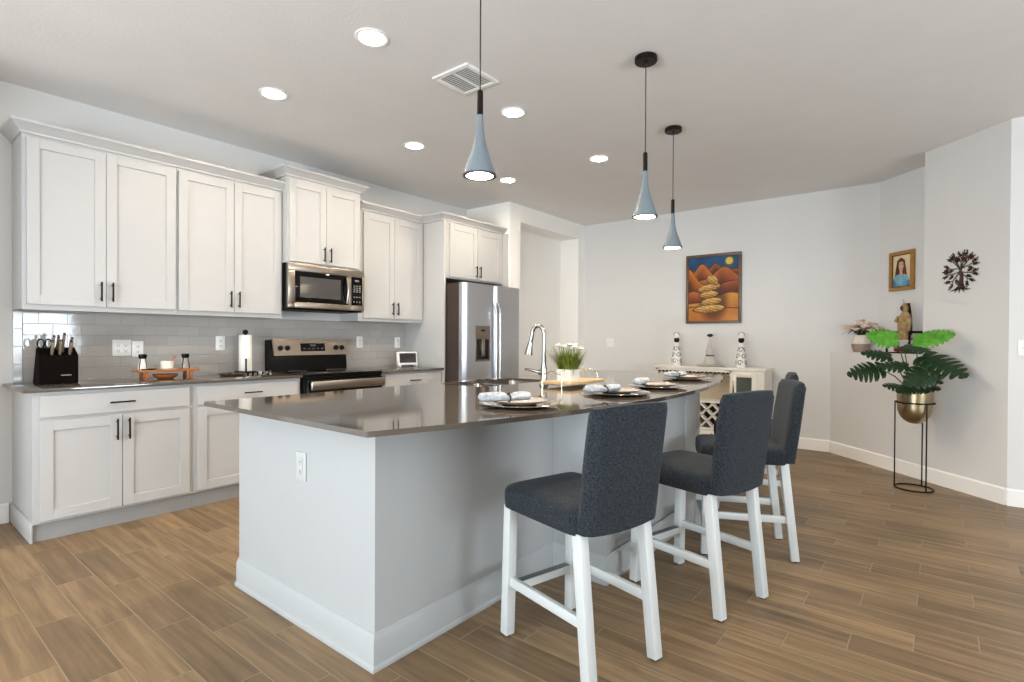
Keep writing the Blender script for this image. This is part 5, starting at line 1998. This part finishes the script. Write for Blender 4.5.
# paper towel
px, py = 0.155, 2.10
r = thing('paper_towel_holder', (px, py, CZ), 'black upright paper towel holder beside the range', 'holder')
t = MB()
t.lathe([(0, 0.0), (0.085, 0.0), (0.088, 0.004), (0.085, 0.012), (0, 0.014)], (px, py, CZ + 0.012))
for a in range(4):
    t.cyl((px + 0.06 * math.cos(a * PI / 2 + 0.8), py + 0.06 * math.sin(a * PI / 2 + 0.8), CZ), 0.008, 0.014, 10)
t.build('base', m_black, r)
MB().cyl((px, py, CZ + 0.02), 0.008, 0.315, 12).build('post', m_black, r)
MB().sphere((px, py, CZ + 0.350), 0.022).build('knob', m_black, r)
MB().tube([(px + 0.066, py - 0.025, CZ + 0.02), (px + 0.066, py - 0.025, CZ + 0.115), (px + 0.064, py - 0.025, CZ + 0.13)], 0.007, 10).build('side_arm', m_black, r)
t = MB()
t.lathe([(0.019, 0.0), (0.049, 0.0), (0.050, 0.004), (0.050, 0.296), (0.049, 0.30), (0.019, 0.30), (0.019, 0.0)], (px, py, CZ + 0.0265), 40)
tag(t.build('paper_towel_roll', m_paper), 'white paper towel roll on the black upright holder', 'paper towel')
# tray of pebbles and candle glasses in front of the paper towels
t = MB()
t.lathe([(0, 0), (0.075, 0), (0.095, 0.012), (0.098, 0.018), (0.094, 0.018), (0.074, 0.006), (0, 0.005)], (0.30, 1.93, CZ), 36)
tag(t.build('dark_dish', m_pebble), 'low dark brown dish on the counter left of the paper towel', 'dish')
rnd = random.Random(8)
for k in range(7):
    a = rnd.uniform(0, 2 * PI)
    q = rnd.uniform(0.01, 0.055)
    t = MB()
    t.sphere((0.30 + q * math.cos(a), 1.93 + q * math.sin(a), CZ + 0.016 + 0.004 * (k % 2)), 0.016, (1, rnd.uniform(0.7, 1), 0.6), u=10, v=8)
    tag(t.build('pebble', m_pebble), 'brown pebble heaped in the low dark dish by the paper towel', 'pebble', 'pebbles in the dark dish')
for k, (gx, gy) in enumerate(((0.33, 2.14), (0.34, 2.21))):
    t = MB()
    t.lathe([(0, 0), (0.022, 0), (0.026, 0.006), (0.027, 0.026), (0.024, 0.026), (0.022, 0.008), (0, 0.006)], (gx, gy, CZ), 24)
    tag(t.build('glass_votive', m_glass), ('left' if k == 0 else 'right') + ' of two low clear glass cups in front of the paper towel', 'glass cup', 'clear glass cups')

# small digital clock on the short counter
r = thing('digital_clock', (0.2, 3.79, CZ), 'small white-framed screen on the short counter by the fridge panel', 'clock')
mxc = Matrix.Translation((0.22, 3.795, CZ + 0.018)) @ Matrix.Rotation(math.radians(-12), 4, 'Z') @ Matrix.Rotation(math.radians(-6), 4, 'Y')
MB().box(-0.025, 0.012, -0.12, 0.12, 0.0, 0.145, 0.008, 3, mxc).build('case', m_plastic, r)
MB().box(0.012, 0.014, -0.10, 0.10, 0.025, 0.128, 0.001, 1, mxc).build('screen', m_screen, r)
t = MB()
mxf = Matrix.Translation((0.22, 3.795, CZ)) @ Matrix.Rotation(math.radians(-12), 4, 'Z')
t.box(-0.05, 0.035, -0.105, -0.09, 0.0, 0.02, 0.003, 2, mxf)
t.box(-0.05, 0.035, 0.09, 0.105, 0.0, 0.02, 0.003, 2, mxf)
t.build('foot', m_plastic, r)
